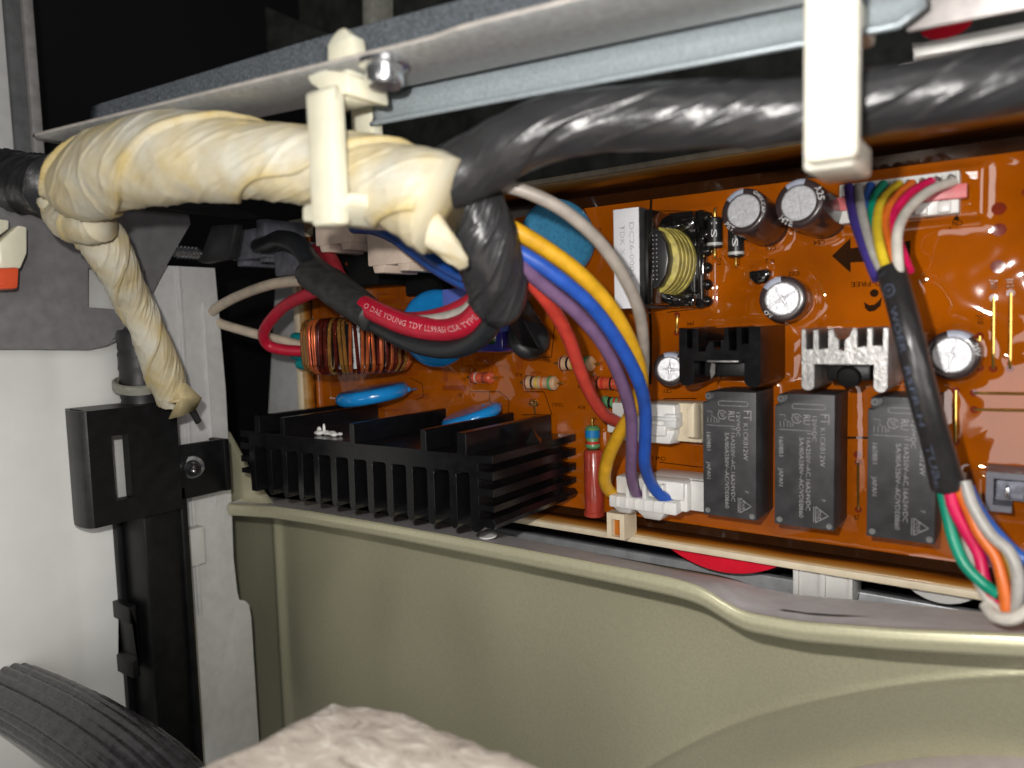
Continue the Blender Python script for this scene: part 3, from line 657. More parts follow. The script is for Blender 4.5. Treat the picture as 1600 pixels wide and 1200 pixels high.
mb.done('coil_tape', M_yellowt, trf)
for k in range(6):
    mb = MB(); v_ = 4.2+k*4.05; mb.sphere((-65.0, v_, 1.6), 1.5, 1, .95, 1.1, 14); mb.done('pin', M_varnish, trf)
# ---- diodes, transistor blob
def axial(name, a, b, r, L_, m, label=None, leadm=None, prof=None, bands=()):
    a, b = Vector(a), Vector(b); ax = (b-a).normalized(); c = (a+b)/2; s_ = c-ax*L_/2
    pr = prof or [(0, 0), (r*.75, 0), (r, .35), (r, L_-.35), (r*.75, L_), (0, L_)]
    mb = MB(); mb.lathe(s_, ax, pr, 24); o = mb.done(name, m, board, label=label)
    mb = MB(); mb.tube([a-Vector((0, 0, 1.5)), a, a.lerp(b, .2)], .33, 8, .5); mb.tube([b-Vector((0, 0, 1.5)), b, b.lerp(a, .2)], .33, 8, .5); mb.done('lead', leadm or M_gold, o)
    for d0, d1, rr, bmt in bands:
        mb = MB(); mb.lathe(s_, ax, [(rr*.96, d0), (rr, d0+.04), (rr, d1-.04), (rr*.96, d1)], 24); mb.done('colour_band', bmt, o)
    return o
M_diode = mat('black_epoxy', (.015, .015, .016), .35); M_silv = mat('silver_band', (.5, .5, .48), .35, var=.1)
for (x, y, nm) in ((1117, 364, 1), (1150, 378, 0)):
    t_, b_ = P(x, y-38, 1.6), P(x, y+38, 1.6)
    o = axial('diode', t_, b_, 1.85, 7.4, M_diode, 'black diode with a silver band, '+('left of the two' if nm else 'partly behind the PET capacitor'), bands=[(6.0, 6.75, 1.9, M_silv)])
    mb = MB(); q = P(x, y, 3.5); put_text(mb, '1S', 1.3, lambda a, b: (q[0]-.9+b, q[1]+2.6-a, 1.6+math.sqrt(max(.2, 1.9**2-(q[0]-.9+b-t_[0])**2))), 3.6); mb.done('lettering', M_wprint, o, recalc=False, kind='stuff')
q = P(1186, 431, 3)
mb = MB(); mb.prism([(q[0]-2.4, q[1]+1.2), (q[0]+2.2, q[1]+1.5), (q[0]+2.6, q[1]+.2), (q[0]+1.5, q[1]-1.7), (q[0]-.6, q[1]-2), (q[0]-2.2, q[1]-.6)], -.5, 3.6, bev=.6); mb.done('transistor', M_varnish, board, label='small black three-leg transistor glazed with resin')
# ---- resistors
def resistor(x, y, hh, L_, r, m, bands, label, horiz=True):
    c = Vector(P(x, y, hh)); d = Vector((1, 0, 0)) if horiz else Vector((0, 1, 0))
    pr = [(0, 0), (r*.7, .05), (r, .6), (r, 1.3), (r*.86, 1.9), (r*.86, L_-1.9), (r, L_-1.3), (r, L_-.6), (r*.7, L_-.05), (0, L_)]
    ex = 1.6
    return axial('resistor', c-d*(L_/2+ex), c+d*(L_/2+ex), r, L_, m, label, prof=pr, bands=bands)
def bm_(n_, c): return mat('band_'+n_, c, .3)
B_bk, B_br, B_rd, B_or, B_yl, B_gn, B_wh, B_bl = bm_('black', (.012, .01, .01)), bm_('brown', (.17, .04, .03)), bm_('red', (.5, .03, .02)), bm_('orange', (.65, .16, .04)), bm_('yellow', (.6, .42, .06)), bm_('green', (.10, .28, .10)), bm_('white', (.6, .5, .45)), bm_('blue', (.01, .2, .5))
M_cres = mat('cream_resistor_lacquer', (.58, .37, .22), .25, var=.08, coat=.5); M_ores = mat('orange_resistor_lacquer', (.58, .09, .035), .22, var=.1, coat=.5)
resistor(845, 598, 2.2, 10.6, 2.05, M_cres, [(.7, 1.3, 2.1, B_br), (2.6, 3.3, 1.82, B_bk), (4.1, 4.9, 1.82, B_yl), (6.0, 6.8, 1.82, B_or), (8.5, 9.3, 2.1, B_gn)], 'cream resistor in the open with brown, black and green bands')
resistor(901, 568, 2.2, 10.6, 2.05, M_cres, [(.7, 1.3, 2.1, B_br), (2.6, 3.3, 1.82, B_bk), (4.1, 4.9, 1.82, B_yl), (8.4, 9.3, 2.1, B_gn)], 'cream resistor behind the red wire')
resistor(753, 590, 1.6, 8.0, 1.9, M_ores, [(.7, 1.3, 1.95, B_br), (2.0, 2.5, 1.7, B_wh), (5.0, 5.6, 1.7, B_br)], 'orange-red resistor above the blue disc')
resistor(948, 599, 2.2, 9.0, 2.0, M_ores, [(2.0, 2.5, 1.8, B_bk), (3.4, 4.0, 1.8, B_rd), (6.0, 6.5, 1.8, B_bk)], 'orange resistor behind the purple wire')
resistor(962, 629, 1.8, 8.0, 1.7, bm_('green_body', (.12, .33, .14)), [(2.2, 3.0, 1.55, B_bk), (3.8, 4.4, 1.55, B_rd), (5.2, 5.9, 1.55, B_rd)], 'green banded resistor above the upper plug')
resistor(926, 683, 2.6, 6.4, 2.0, bm_('green_body', (.12, .33, .14)), [(1.2, 2.2, 1.95, B_rd), (3.2, 5.2, 2.06, B_bl)], 'small blue and red banded resistor standing above the red one', horiz=False)
c0, c1 = P(929, 806, 3), P(928, 702, 3)
mb = MB(); mb.lathe((c0[0], c0[1], 3.0), (0, 1, 0), [(0, 0), (2.6, 0), (2.95, .25), (2.95, 1.1), (2.65, 1.5), (2.65, c1[1]-c0[1]-.8), (2.2, c1[1]-c0[1]-.1), (0, c1[1]-c0[1])], 28)
o = mb.done('resistor', M_resin, board, label='long red lacquered resistor beside the yellow wire plug')
# ---- blue disc capacitors
def disc(c, nrm, r, th, m, label, leads=True, name='disc_capacitor'):
    c = Vector(c); nrm = Vector(nrm).normalized(); prof = [(0, -th/2)]+[(r-th/2+th/2*math.cos(math.radians(a)), th/2*math.sin(math.radians(a))) for a in range(-90, 91, 15)]+[(0, th/2)]
    mb = MB(); mb.lathe(c, nrm, prof, 36); o = mb.done(name, m, board, label=label, smooth=60)
    return o
d1 = disc(P(582, 616, 15), (-.10, 1, .10), 11.6, 4.4, M_blue, 'bright blue disc capacitor lying over the heat sink, left one')
mb = MB(); a = P(633, 609, 9); mb.lathe(a, (1, .1, -.5), [(0, -1), (1.0, -.5), (.8, 1.6), (0, 2)], 12); mb.tube([a, P(650, 608, 1)], .35, 8); mb.done('lead', M_blue, d1)
mb = MB(); q = P(600, 603, 16); mb.lathe((q[0], q[1]-.6, q[2]-2), (-.1, 1, .1), [(2.6, -.2), (2.6, .3), (1.5, .35), (1.5, .2)], 20); mb.done('printed_ring', M_wprint, d1)
mb = MB(); q = P(566, 620, 15); put_text(mb, 'Cs', 1.5, lambda x, y: (q[0]-1+x, q[1]+.6+y*.35, P(566, 620, 15)[2]+12.3-y*.1)); mb.done('lettering', M_wprint, d1, recalc=False)
d2 = disc(P(737, 650, 10), (-.22, 1, .2), 9.2, 3.6, M_blue, 'bright blue disc capacitor with a drawn-out tip behind the heat sink, right one')
mb = MB(); a = P(772, 637, 6); mb.lathe(a, (1, .25, -.5), [(1.7, -3.2), (1.0, -1), (.9, 1.2), (.5, 1.6), (0, 1.8)], 12); mb.tube([a, P(782, 632, 1)], .35, 8); mb.done('lead', M_blue, d2)
disc(P(682, 513, 14), (.25, .0, 1), 11.4, 4.6, M_blue, 'large upright blue disc capacitor behind the red cable')
d4 = disc(P(873, 372, 8), (.82, .1, .57), 10.5, 5.2, M_bluedusty, 'speckled dull blue disc capacitor behind the grey wire')
disc(P(791, 500, 8), (.7, 0, .7), 8.5, 4.5, mat('dark_green_lacquer', (.01, .05, .01), .25, coat=.4), 'dark green disc component under the black tape')
disc(P(826, 528, 8), (.75, .35, .6), 6.0, 4.6, mat('matt_black_lacquer', (.03, .03, .033), .45), 'matt black disc component beside the tape flap')
# ---- film boxes
a, b = P(690, 452, 20), P(745, 520, 20)
mb = MB(); mb.box(a[0], a[0]+15, b[1], a[1], -.5, 20, .5); fb = mb.done('film_capacitor', M_violet, board, label='violet-blue box capacitor behind the black tape')
a, b = P(722, 520, 12), P(786, 551, 12)
mb = MB(); mb.box(a[0]-6, b[0], b[1], a[1]+3, -.5, 12, 1.0); mb.done('film_capacitor', M_navy, board, label='dark blue glossy box capacitor below the curved black wire')
mb = MB(); a, b = P(822, 348, 6), P(850, 372, 6); mb.box(a[0], b[0]+2, b[1], a[1], -.5, 6, .5); mb.done('grey_component', M_greyp, board)
mb = MB(); a = P(836, 628, 1)
mb.tube([(a[0]-.4, a[1]-3.5, .2), (a[0]-.2, a[1], 1.5), (a[0]+1.2, a[1]+.6, 2.6), (a[0]+1.2, a[1]-.8, 1.6), (a[0]-1, a[1]-.4, 2.2), (a[0]-1, a[1]+.8, .6)], .3, 8, .3); mb.done('bent_pin', M_gold, board)
# ---- toroid choke
tc_ = Vector((-172, -5.2, 17.5)); Ro, Ri, Hh = 16.4, 8.0, 15.2
mb = MB(); mb.lathe((tc_.x, tc_.y-Hh/2+1, tc_.z), (0, 1, 0), [(Ri+1, 0), (Ro-.9, 0), (Ro-.9, Hh-2), (Ri+1, Hh-2), (Ri+1, 0)], 40)
tor = mb.done('toroid_choke', M_varnish, board, label='copper wound toroid choke standing at the left end of the board')
mb = MB(); rt = random.Random(5)
NW = 66
WM = [M_copper, mat('glint_tone_wire', (0.85, 0.42, 0.10), .16, metal=.8, var=.2, coat=.6), mat('gap_shade_wire', (0.16, 0.02, 0.012), .2, metal=.5, var=.3, coat=.8)]  # paler and darker tones paint glints and shaded gaps into the copper winding
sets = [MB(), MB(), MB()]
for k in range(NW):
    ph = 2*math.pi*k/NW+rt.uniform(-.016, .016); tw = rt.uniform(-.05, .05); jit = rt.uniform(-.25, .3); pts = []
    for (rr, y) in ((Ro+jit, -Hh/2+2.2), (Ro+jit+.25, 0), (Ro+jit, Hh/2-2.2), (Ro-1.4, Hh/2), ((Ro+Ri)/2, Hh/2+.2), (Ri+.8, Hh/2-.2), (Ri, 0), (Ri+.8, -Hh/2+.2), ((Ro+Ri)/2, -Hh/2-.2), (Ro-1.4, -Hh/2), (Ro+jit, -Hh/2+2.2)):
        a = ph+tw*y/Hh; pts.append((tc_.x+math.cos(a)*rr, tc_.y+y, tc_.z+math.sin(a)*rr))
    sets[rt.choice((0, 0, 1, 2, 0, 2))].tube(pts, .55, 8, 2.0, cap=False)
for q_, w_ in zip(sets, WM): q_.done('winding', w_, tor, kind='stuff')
# ---- big finned heat sink
pts = []
top = [-30.9]
def serr(x, va, vb, sgn):                                      # serrated fin flank
    n_ = int(abs(vb-va)/0.9); out = []
    for i in range(n_+1):
        v = va+(vb-va)*i/n_; out.append((x+(sgn*.14 if i % 2 else 0), v))
    return out
ur, ul = -107.0, -199.0
TF = [(-193.7, 1.3), (-181.5, 1.0), (-151.2, .9), (-124.9, .9), (-112.4, 1.4)]
poly = []
# top side left -> right
poly += [(-203.0, -32.8), (-203.0, -30.9)]
for u, w in TF: poly += [(u-w, -31.0), (u-w, -26.2), (u-w+.3, -25.9), (u+w-.3, -25.9), (u+w, -26.2), (u+w, -31.3)]
poly += [(-103.1, -30.9), (-103.1, -32.8)]
RF = [(-34.8, -36.8), (-39.0, -40.9), (-43.0, -44.5)]
poly += [(-107.6, -33.0)]
for a, b in RF: poly += [(-107.6, a), (-103.1, a), (-103.1, b), (-107.6, b)]
poly += [(-107.6, -46.6), (-103.6, -46.2), (-102.6, -47.4), (-103.4, -48.7), (-106, -48.4), (-107.8, -49.8), (-109.0, -50.1), (-110.2, -49.6)]
fins = [-115.6, -122.9, -130.2, -137.5, -144.8, -152.1, -159.4, -166.7, -174.0, -181.3, -188.6]
prev = -110.2
for u in fins:
    poly += serr(prev, -49.0, -36.4, -1)+[(prev-.5, -35.7), (u+1.6, -35.7)]+serr(u+1.1, -36.4, -49.0, 1)
    poly += [(u+.7, -49.8), (u, -50.1), (u-.7, -49.8)]; prev = u-1.1
poly += serr(prev, -49.0, -36.4, -1)+[(prev-.5, -35.7), (-195.8, -35.7), (-195.8, -49.8), (-198.2, -49.8)]
for a, b in RF[::-1]: poly += [(-198.4, b), (-203, b), (-203, a), (-198.4, a)]
poly += [(-198.4, -33.0)]
mb = MB(); mb.prism(poly, 1.5, 40.0, bev=.08, seg=1)
hs = mb.done('heat_sink', M_anod, board, label='large black finned heat sink with hanging serrated fins', smooth=25)
mb = MB()
q = P(508, 675, 34); rt = random.Random(2)
for k in range(7): mb.sphere((q[0]-3+k*1.5+rt.uniform(-.4, .4), -30.5, q[2]+rt.uniform(-1, 1)), rt.uniform(.7, 1.3), 1.3, .75, 1, 10)
mb.sphere((q[0]-.4, -29.4, q[2]), .8, .6, 2.2, .6, 10)
mb.sphere((q[0]-2.6, -29.9, q[2]), 1.0, .9, 1.2, .6, 10)
mb.done('thermal_paste', M_white, hs, label='smear of white thermal paste')
mb = MB(); q = P(592, 652, 22); mb.lathe((q[0], -31, 22), (0, 1, 0), [(0, 0), (3.4, 0), (3.4, .4), (2.4, 1.2), (1.6, 2.4), (.8, 2.9), (0, 2.9)], 18); mb.done('screw', mat('black_oxide_screw', (.05, .05, .055), .25, metal=.8), hs)
mb = MB(); q = P(825, 665, 20); mb.lathe((q[0], -30.6, 18), (.2, 1, .3), [(0, 0), (2.6, 0), (1.6, 1.0), (.3, 3.2), (0, 4.2)], 7); mb.done('resin_drip', M_varnish, hs)
# ---- two small heat sinks with transistors
def comb(name, u0, v0, w, hgt, teeth, m, label, tail, h0=1.0, h1=20.0):
    x = w/18.1; y = hgt/13.0
    pl = [(0, 0), (1.6, 0), (1.8, .2), (1.8, 4.5), (3.1, 4.5), (3.1, .3), (4.4, .3), (4.6, 5.2), (6.2, 5.2), (6.2, 4.2), (6.8, 3.6), (6.9, 3.0), (8.0, 3.0), (8.0, 4.4), (8.9, 4.9), (9.6, 4.4), (9.6, 3.0), (10.2, 3.0), (10.4, .3), (11.2, 0), (11.4, 5.0), (13.0, 5.0), (13.0, .1), (14.1, .1), (14.1, 3.6), (15.6, 3.6), (15.6, 0), (18.1, 0), (18.1, 12), (17.5, 12.8), (16.4, 13), (15.2, 12.6), (14.7, 11.8), (14.7, 7.4), (3.5, 7.4), (3.5, 12), (2.9, 12.7), (1.8, 13), (.6, 12.7), (0, 12)]
    if teeth == 2: pl = [(0, 0), (.9, 0), (1.1, .5), (1.2, 4.2), (2.6, 4.2), (2.6, .2), (3.8, .2), (4.0, 4.2), (5.8, 4.0), (5.8, .2), (6.9, .1), (7.4, 1.6), (8.2, 2.3), (8.2, 4.2), (9.2, 4.6), (9.2, 2.5), (10.3, 1.5), (10.8, .1), (11.9, 0), (12, 3.8), (13.8, 3.6), (13.8, 0), (15, 0), (15, 3.5), (16.9, 3.5), (17, 0), (18, 0), (18.1, .5), (18.1, 12), (17.4, 12.8), (16.6, 13), (15.7, 12.7), (15.2, 12), (15.2, 7.4), (3, 7.4), (3, 12), (2.5, 12.7), (1.6, 13), (.6, 12.7), (.1, 12)]
    mb = MB(); mb.prism([(u0+a*x, v0-b*y) for a, b in pl], h0, h1, bev=.13, seg=1); o = mb.done(name, m, board, label=label, smooth=25)
    return o
h1_ = comb('heat_sink', -64.8, -1.9, 18.1, 13.0, 1, M_anod, 'small black comb heat sink with a chipped slot', 0)
mb = MB(); mb.box(-60.8, -50.5, -13.0, -9.6, 1, 15, .4); mb.done('power_transistor', M_blackp, h1_)
mb = MB(); mb.box(-58.2, -51.3, -9.5, -9.1, 3, 20.3, .15); mb.poly([(-57.2, -9.6, 20.2), (-56.2, -9.9, 20.6), (-56.4, -12, 20.3), (-57.3, -13.2, 20.0), (-57.6, -11.5, 20.0)], [(0, 1, 2, 3, 4)]); mb.done('metal_tab', M_alu, h1_)
h2_ = comb('heat_sink', -38.5, -2.6, 16.0, 12.6, 2, M_alu, 'small bare aluminium comb heat sink with scratches', 0)
mb = MB(); mb.box(-34.2, -26.0, -13.2, -10.0, 1, 17, .5); mb.lathe((-30, -12.4, 17), (0, -.3, 1), [(0, 0), (2.4, 0), (2.0, .8), (0, 1)], 16); mb.done('power_transistor', M_blackp, h2_)
mb = MB(); mb.box(-35.2, -25.6, -9.95, -9.4, 3, 19.0, .1); mb.done('metal_tab', M_alu, h2_)
# ---- connectors fixed to the board
mb = MB(); mb.box(-78.0, -61.8, -46.2, -38.5, -.5, 8.5, .35); mb.box(-66.5, -61.8, -46.0, -38.7, 8.4, 10.0, .3); mb.done('connector_header', M_white, board, label='white connector header below, holding the three wire plug')
mb = MB(); mb.box(-78.0, -64.3, -29.8, -20.3, -.5, 7.5, .35)
mb.hexa([(-66.5, -29, 7.4), (-64.3, -29, 7.4), (-64.3, -20.4, 7.4), (-66.5, -21.5, 7.4), (-66.8, -28, 11), (-65.0, -28, 11), (-65.0, -19.6, 11), (-66.8, -21.5, 11)], .3); mb.done('connector_header', M_tray, board, label='ivory connector header above, holding the red wire plug')
# ten-way connector, upper right
cn = MB(); cn.box(-34.5, -12.6, 19.4, 27.6, -.5, 5.5, .25); hd = cn.done('connector_header', M_white, board, label='long white header with a pink insert under the coloured wires')
mb = MB(); mb.box(-36.6, -11.2, 22.0, 24.8, 5.4, 6.9, .2); mb.done('pink_insert', mat('pink_plastic', (.66, .16, .17), .4), hd)
for k in range(9):
    mb = MB(); u = -33.0+k*2.4; mb.box(u-.75, u+.75, 24.9, 27.0, 5.4, 7.6, .25); mb.done('contact_tower', M_white, hd)
for u in (-24.5, -19.0, -15.0): mb = MB(); mb.box(u-1.1, u+1.1, 19.6, 21.8, 5.4, 6.8, .25); mb.done('contact_tower', M_white, hd)
for k in range(5): mb = MB(); u = -23.8+k*2.4; mb.tube([(u, 25.6, 7.4), (u+.3, 26.2, 8.2), (u+.9, 25.8, 7.6)], .45, 8, .3); mb.done('crimp_contact', M_steel, hd)
# grey header, right
u0, v1 = P(1541, 737, 9)[0], P(1541, 737, 9)[1]; vb = P(1545, 798, 9)[1]
mb = MB(); mb.box(u0, 20, v1-1.2, v1, -.5, 9); mb.box(u0, u0+1.2, vb, v1-1.2, -.5, 9); mb.box(u0, u0+4.2, vb, vb+1.2, -.5, 9.01); mb.box(u0+6.4, 20, vb, vb+1.2, -.5, 9.01); mb.box(u0+1.2, 20, vb+1.2, v1-1.2, -.5, 3.2)
gh = mb.done('connector_header', mat('slate_grey_plastic', (.16, .16, .19), .4, var=.1), board, label='empty grey pin header at the right edge')
mb = MB(); mb.box(u0+1.6, 20, vb+1.9, v1-2.2, 3.2, 4.6, .2); mb.done('pin_bed', mat('pale_grey_resin', (.34, .35, .42), .15, coat=.6, var=.2, vscale=60), gh)
for k in range(3): mb = MB(); u = u0+3.4+k*2.9; mb.box(u-.35, u+.35, vb+2.6, v1-3, 4.5, 8.0, .15); mb.done('pin', M_steel, gh)
# black socket block, upper left of the board
a, b = P(482, 380, 14), P(600, 442, 14)
mb = MB(); mb.box(a[0], a[0]+20, b[1], a[1]+6, -.5, 12, .5); mb.box(a[0]+20.4, a[0]+34, b[1]-.5, a[1]+6, -.5, 16, .5); mb.box(a[0]+34.3, a[0]+50, b[1]-4, a[1]-2, -.5, 5, .8)
sk = mb.done('socket_block', M_blackp, board, label='black socket block at the upper left under the beige plugs')
mb = MB(); q = P(546, 412, 12.2); mb.box(q[0]-1.6, q[0]+1.6, q[1]-.5, q[1]+.5, 12, 12.6, .1); mb.box(q[0]-1.6, q[0]+1.6, q[1]-4, q[1]-3.2, 12, 12.4, .1); mb.done('contact', M_copper, sk)
# white support strip left of the tray
mb = MB(); q = [P(x, y, -14) for x, y in ((430, 440), (486, 440), (480, 690), (416, 690))]
mb.prism([(a[0], a[1]) for a in q], -20, -14, bev=.5); mb.done('tray_support', M_panel2, label='pale grey support strip beside the left end of the tray', cat='support')

# ================================================================== FRONT PANEL (olive metallic, rolled rim, round door recess)
fp = thing('front_panel', (-90, -62, 22), 'champagne olive metallic front panel with a rolled top rim and round recess', 'panel')
LIP = [P(*q) for q in ((330, 783, 29), (355, 785, 29), (430, 789, 29), (490, 797, 29), (600, 815, 29), (750, 842, 29), (900, 870, 29), (1000, 889, 29), (1060, 901, 29), (1100, 913, 29), (1130, 932, 29), (1165, 952, 29), (1250, 967, 29), (1400, 978, 29), (1600, 986, 29), (1900, 994, 29))]
lu = np.array([p[0] for p in LIP]); lv = np.array([p[1] for p in LIP])
us = np.unique(np.concatenate([np.linspace(-330, -262, 8), np.linspace(-260, -225, 36), np.linspace(-223, -110, 50), np.linspace(-110, 20, 180), np.linspace(20, 60, 10)]))
ker = np.array([np.mean(np.interp(u+np.linspace(-2.2, 2.2, 9), lu, lv)) for u in us])
HWALL = 1.0
def wall_h(u, v):
    d = math.hypot(u-71, v+292); R_ = 230
    h = HWALL-max(0, R_-d)*0.42+0.75*math.exp(-((d-R_-.2)/0.75)**2)
    h += 1.8*math.exp(-((u+239)/2.0)**2)+1.0*(1/(1+math.exp((u+238)/1.5)))
    h += 1.6*math.sin(u*.055+.6)*math.exp(-((v+115)/40)**2)+.5*math.sin(u*.13)*math.exp(-((v+115)/40)**2)
    return h
cols = []
for u, v in zip(us, ker):
    thick = 2.6+0.4*math.exp(-((u+20)/30)**2)
    bk = -9*min(1, max(0, (-226.5-u)/4)); c = [(u, v-0.5, bk+29.6)]
    for a in range(90, -1, -18): c.append((u, v-.9+.9*math.sin(math.radians(a)), bk+30.1+.9*math.cos(math.radians(a))))
    for k in range(1, 5): c.append((u, v-.9-1.8*k/4, bk+31.0+.25*math.sin(k/4*math.pi)))
    for a in range(-15, -106, -15): c.append((u, v-2.7+1.7*math.sin(math.radians(a)), bk+29.3+1.7*math.cos(math.radians(a))))
    vb = c[-1][1]
    for k in range(1, 6): t = k/5; c.append((u, vb+.1-4.2*math.sin(t*math.pi/2)**.8, bk+28.5+(wall_h(u, vb-4)-28.5-bk)*math.sin(t*math.pi/2)))
    v0 = c[-1][1]
    for k in range(1, 171): v_ = v0+(-175-v0)*(k/170); c.append((u, v_, wall_h(u, v_)))
    cols.append(c)
nr = len(cols[0]); vs = [q for c in cols for q in c]
mb = MB(); mb.poly(vs, [(i*nr+j, (i+1)*nr+j, (i+1)*nr+j+1, i*nr+j+1) for i in range(len(cols)-1) for j in range(nr-1)])
mb.done('panel_skin', M_olive, fp, smooth=180)
FB = [P(*q) for q in ((355, 770, 9.3), (490, 784, 9.3), (600, 803, 9.3), (750, 828, 9.3), (900, 858, 9.3), (1000, 879, 9.3), (1060, 892, 9.3), (1150, 907, 9.3), (1185, 918, 9.3), (1250, 930, 9.3), (1400, 943, 9.3), (1550, 958, 9.3), (1800, 975, 9.3))]
fbu = [p[0] for p in FB]; fbv = [p[1] for p in FB]
mb = MB(); vs = []; kk = 10
for u, v in zip(us, ker):
    w = min(1, max(0, (u+52)/8)); w = w*w*(3-2*w)
    for k in range(kk):
        t = k/(kk-1); h = 30.5-21.2*t-9*min(1, max(0, (-226.5-u)/4))*(1-t)
        dip = -0.25*math.sin(math.pi*min(1, t*4))*w
        vs.append((u, v+0.03+(float(np.interp(u, fbu, fbv))-v)*t+dip, h))
mb.poly(vs, [(i*kk+j, (i+1)*kk+j, (i+1)*kk+j+1, i*kk+j+1) for i in range(len(us)-1) for j in range(kk-1)])
mb.done('rim_flange', M_liner, fp, smooth=180)
mb = MB()                                                       # torn primer edge by the rim, right
e = [(1213, 947), (1225, 943), (1262, 950), (1300, 957), (1362, 968), (1300, 966), (1262, 962), (1222, 951)]
q = [PV(x, y, -58.2) for x, y in e]; mb.poly([(a[0], np.interp(a[0], us, ker)+0.35, min(a[2], 27)) for a in q], [tuple(range(len(q)))]); mb.done('torn_edge', M_dark, fp, recalc=False)
mb = MB(); q = PV(742, 846, -56.0); u_ = q[0]; v_ = float(np.interp(u_, us, ker)); mb.lathe((u_, v_-.35, 25.0), (0, 1, .1), [(0, .5), (2.4, .4), (2.4, 0)], 18); mb.done('paint_chip', M_white, fp)
mb = MB(); q = [P(x, y, 24) for x, y in ((340, 672), (350, 676), (392, 752), (420, 790), (340, 800))]; mb.prism([(a[0], a[1]) for a in q], 21.5, 24, bev=.3); mb.done('corner_gusset', M_olive, fp)
# door gasket in the recess
mb = MB(); n_ = 90; mb.tube([(71+201*math.cos(t), -292+201*math.sin(t), -10) for t in np.linspace(math.radians(85), math.radians(160), n_)], 9.5, 24, 3)
mb.done('door_gasket', mat('pinkish_grey_rubber', (.50, .44, .42), .5, var=.05), label='pale grey rubber door gasket along the bottom edge of the picture', cat='gasket')

# ---- things seen in the slot under the tray
mb = MB(); q = [P(x, y, -6) for x, y in ((640, 800), (1600, 985), (1600, 930), (640, 770))]
mb.box(-190, 60, -74, -64.6, -8.5, -6.2, .4); mb.done('slotted_rail', mat('pale_grey_metal', (.45, .46, .48), .4, metal=.3), label='pale grey metal rail low behind the tray, seen in the slot above the rim', cat='rail')
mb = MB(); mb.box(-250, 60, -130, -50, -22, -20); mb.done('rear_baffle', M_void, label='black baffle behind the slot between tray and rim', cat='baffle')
def arc_below(cu, cv, r, vcut):
    a = math.acos(max(-1, min(1, (vcut-cv)/r))); return [(cu+r*math.sin(t), cv+r*math.cos(t)) for t in np.linspace(a, 2*math.pi-a, 40)]
sb = P(1128, 894, 2)
mb = MB(); ol = arc_below(sb[0], sb[1]+26, 26, -57.9); mb.prism(ol, -3, 2.2, bev=1.2, seg=3)
rd = mb.done('red_seal', M_red, label='red rubber disc peeping out under the tray', cat='seal')
mb = MB(); ol = arc_below(sb[0], sb[1]+26, 27.4, -57.9); mb.prism(ol, -5, -3.1, bev=.2); mb.done('black_seal_ring', M_blackp, rd)
root = thing('white_post', P(1290, 905, 0), 'white ribbed plastic post under the tray between the red disc and the ring', 'post')
a, b = P(1240, 900, 2), P(1333, 900, 2)
mb = MB(); mb.box(a[0], b[0], -65.5, -58.2, -8, 1.5, .3); mb.done('post_body', M_white, root)
for f0, f1 in ((0, .09), (.45, .55), (.93, 1.0)):
    mb = MB(); mb.box(a[0]+(b[0]-a[0])*f0, a[0]+(b[0]-a[0])*f1, -65.5, -58.4, 1.4, 2.6, .15); mb.done('rib', M_white, root)
root = thing('white_ring', P(1480, 900, -3), 'white plastic ring with a dark centre under the right end of the tray', 'ring')
c = P(1470, 943, 2); c = (c[0], c[1]+9.0)
mb = MB(); o1 = arc_below(c[0], c[1], 9.0, -57.9); o2 = arc_below(c[0], c[1], 5.6, -57.9); mb.prism(o1+o2[::-1], -1.5, 2.0, bev=.3); mb.done('ring_body', M_white, root)
mb = MB(); mb.prism(arc_below(c[0], c[1], 10.2, -57.9), -4, -1.6, bev=.1); mb.prism(arc_below(c[0], c[1], 5.5, -57.9), -1.6, 1.0); mb.done('ring_backing', M_blackp, root)

# ================================================================== TOP RAIL (folded galvanised steel)
rail = thing('mounting_rail', (-90, 42, 85), 'folded galvanised steel rail slanting across the top of the picture', 'rail')
Na, Nb = PV(55, 216, 42), PV(640, 75, 42)
Fa, Fb = PV(600, 187, 38.4), PV(1200, 81, 37.8)
def hN(u): return Na[2]+(Nb[2]-Na[2])*(u-Na[0])/(Nb[0]-Na[0])
def hF(u): return Fa[2]+(Fb[2]-Fa[2])*(u-Fa[0])/(Fb[0]-Fa[0])
ulo = Na[0]; uhi = 25
fl_end = PV(1405, 40, 38)[0]; fl_end = -12.5
def strip(name, fn, u0, u1, th, m, n=60, parent=rail):
    mb = MB(); vs = []; k = None
    for i in range(n):
        u = u0+(u1-u0)*i/(n-1); s_ = fn(u); k = len(s_); vs += s_
    mb.poly(vs, [(i*k+j, (i+1)*k+j, (i+1)*k+j+1, i*k+j+1) for i in range(n-1) for j in range(k-1)])
    o = mb.done(name, m, parent, smooth=40); s_ = o.modifiers.new('thickness', 'SOLIDIFY'); s_.thickness = th*K; s_.offset = 0
    return o
bumpu = PV(690, 52, 42)[0]
def plate_fn(u):
    n_, f_ = hN(u), hF(u)
    cut = max(0.0, 1-(u-ulo)/9.0)*5
    st = 1.1/(1+math.exp(-(u-bumpu)/1.2))                         # the near edge steps out past the screw
    e_ = n_+st
    return [(u, 42.7, e_-.1), (u, 42.3, e_+.2), (u, 42.0, e_-.4), (u, 42.0, f_+9+cut), (u, 42.0, f_+5), (u, 43.2, f_+4.6), (u, 43.8, f_+4), (u, 43.8, f_)]
M_spang = mat('spangled_dark_zinc', (0.20, 0.225, 0.25), 0.42, metal=0.4, var=0.28, vscale=190, bump=0.06, bscale=260)
M_zinc = mat('pale_blue_zinc', (0.42, 0.475, 0.50), 0.36, metal=0.35, var=0.12, vscale=200)
strip('rail_plate', plate_fn, ulo, uhi, .8, M_galv)
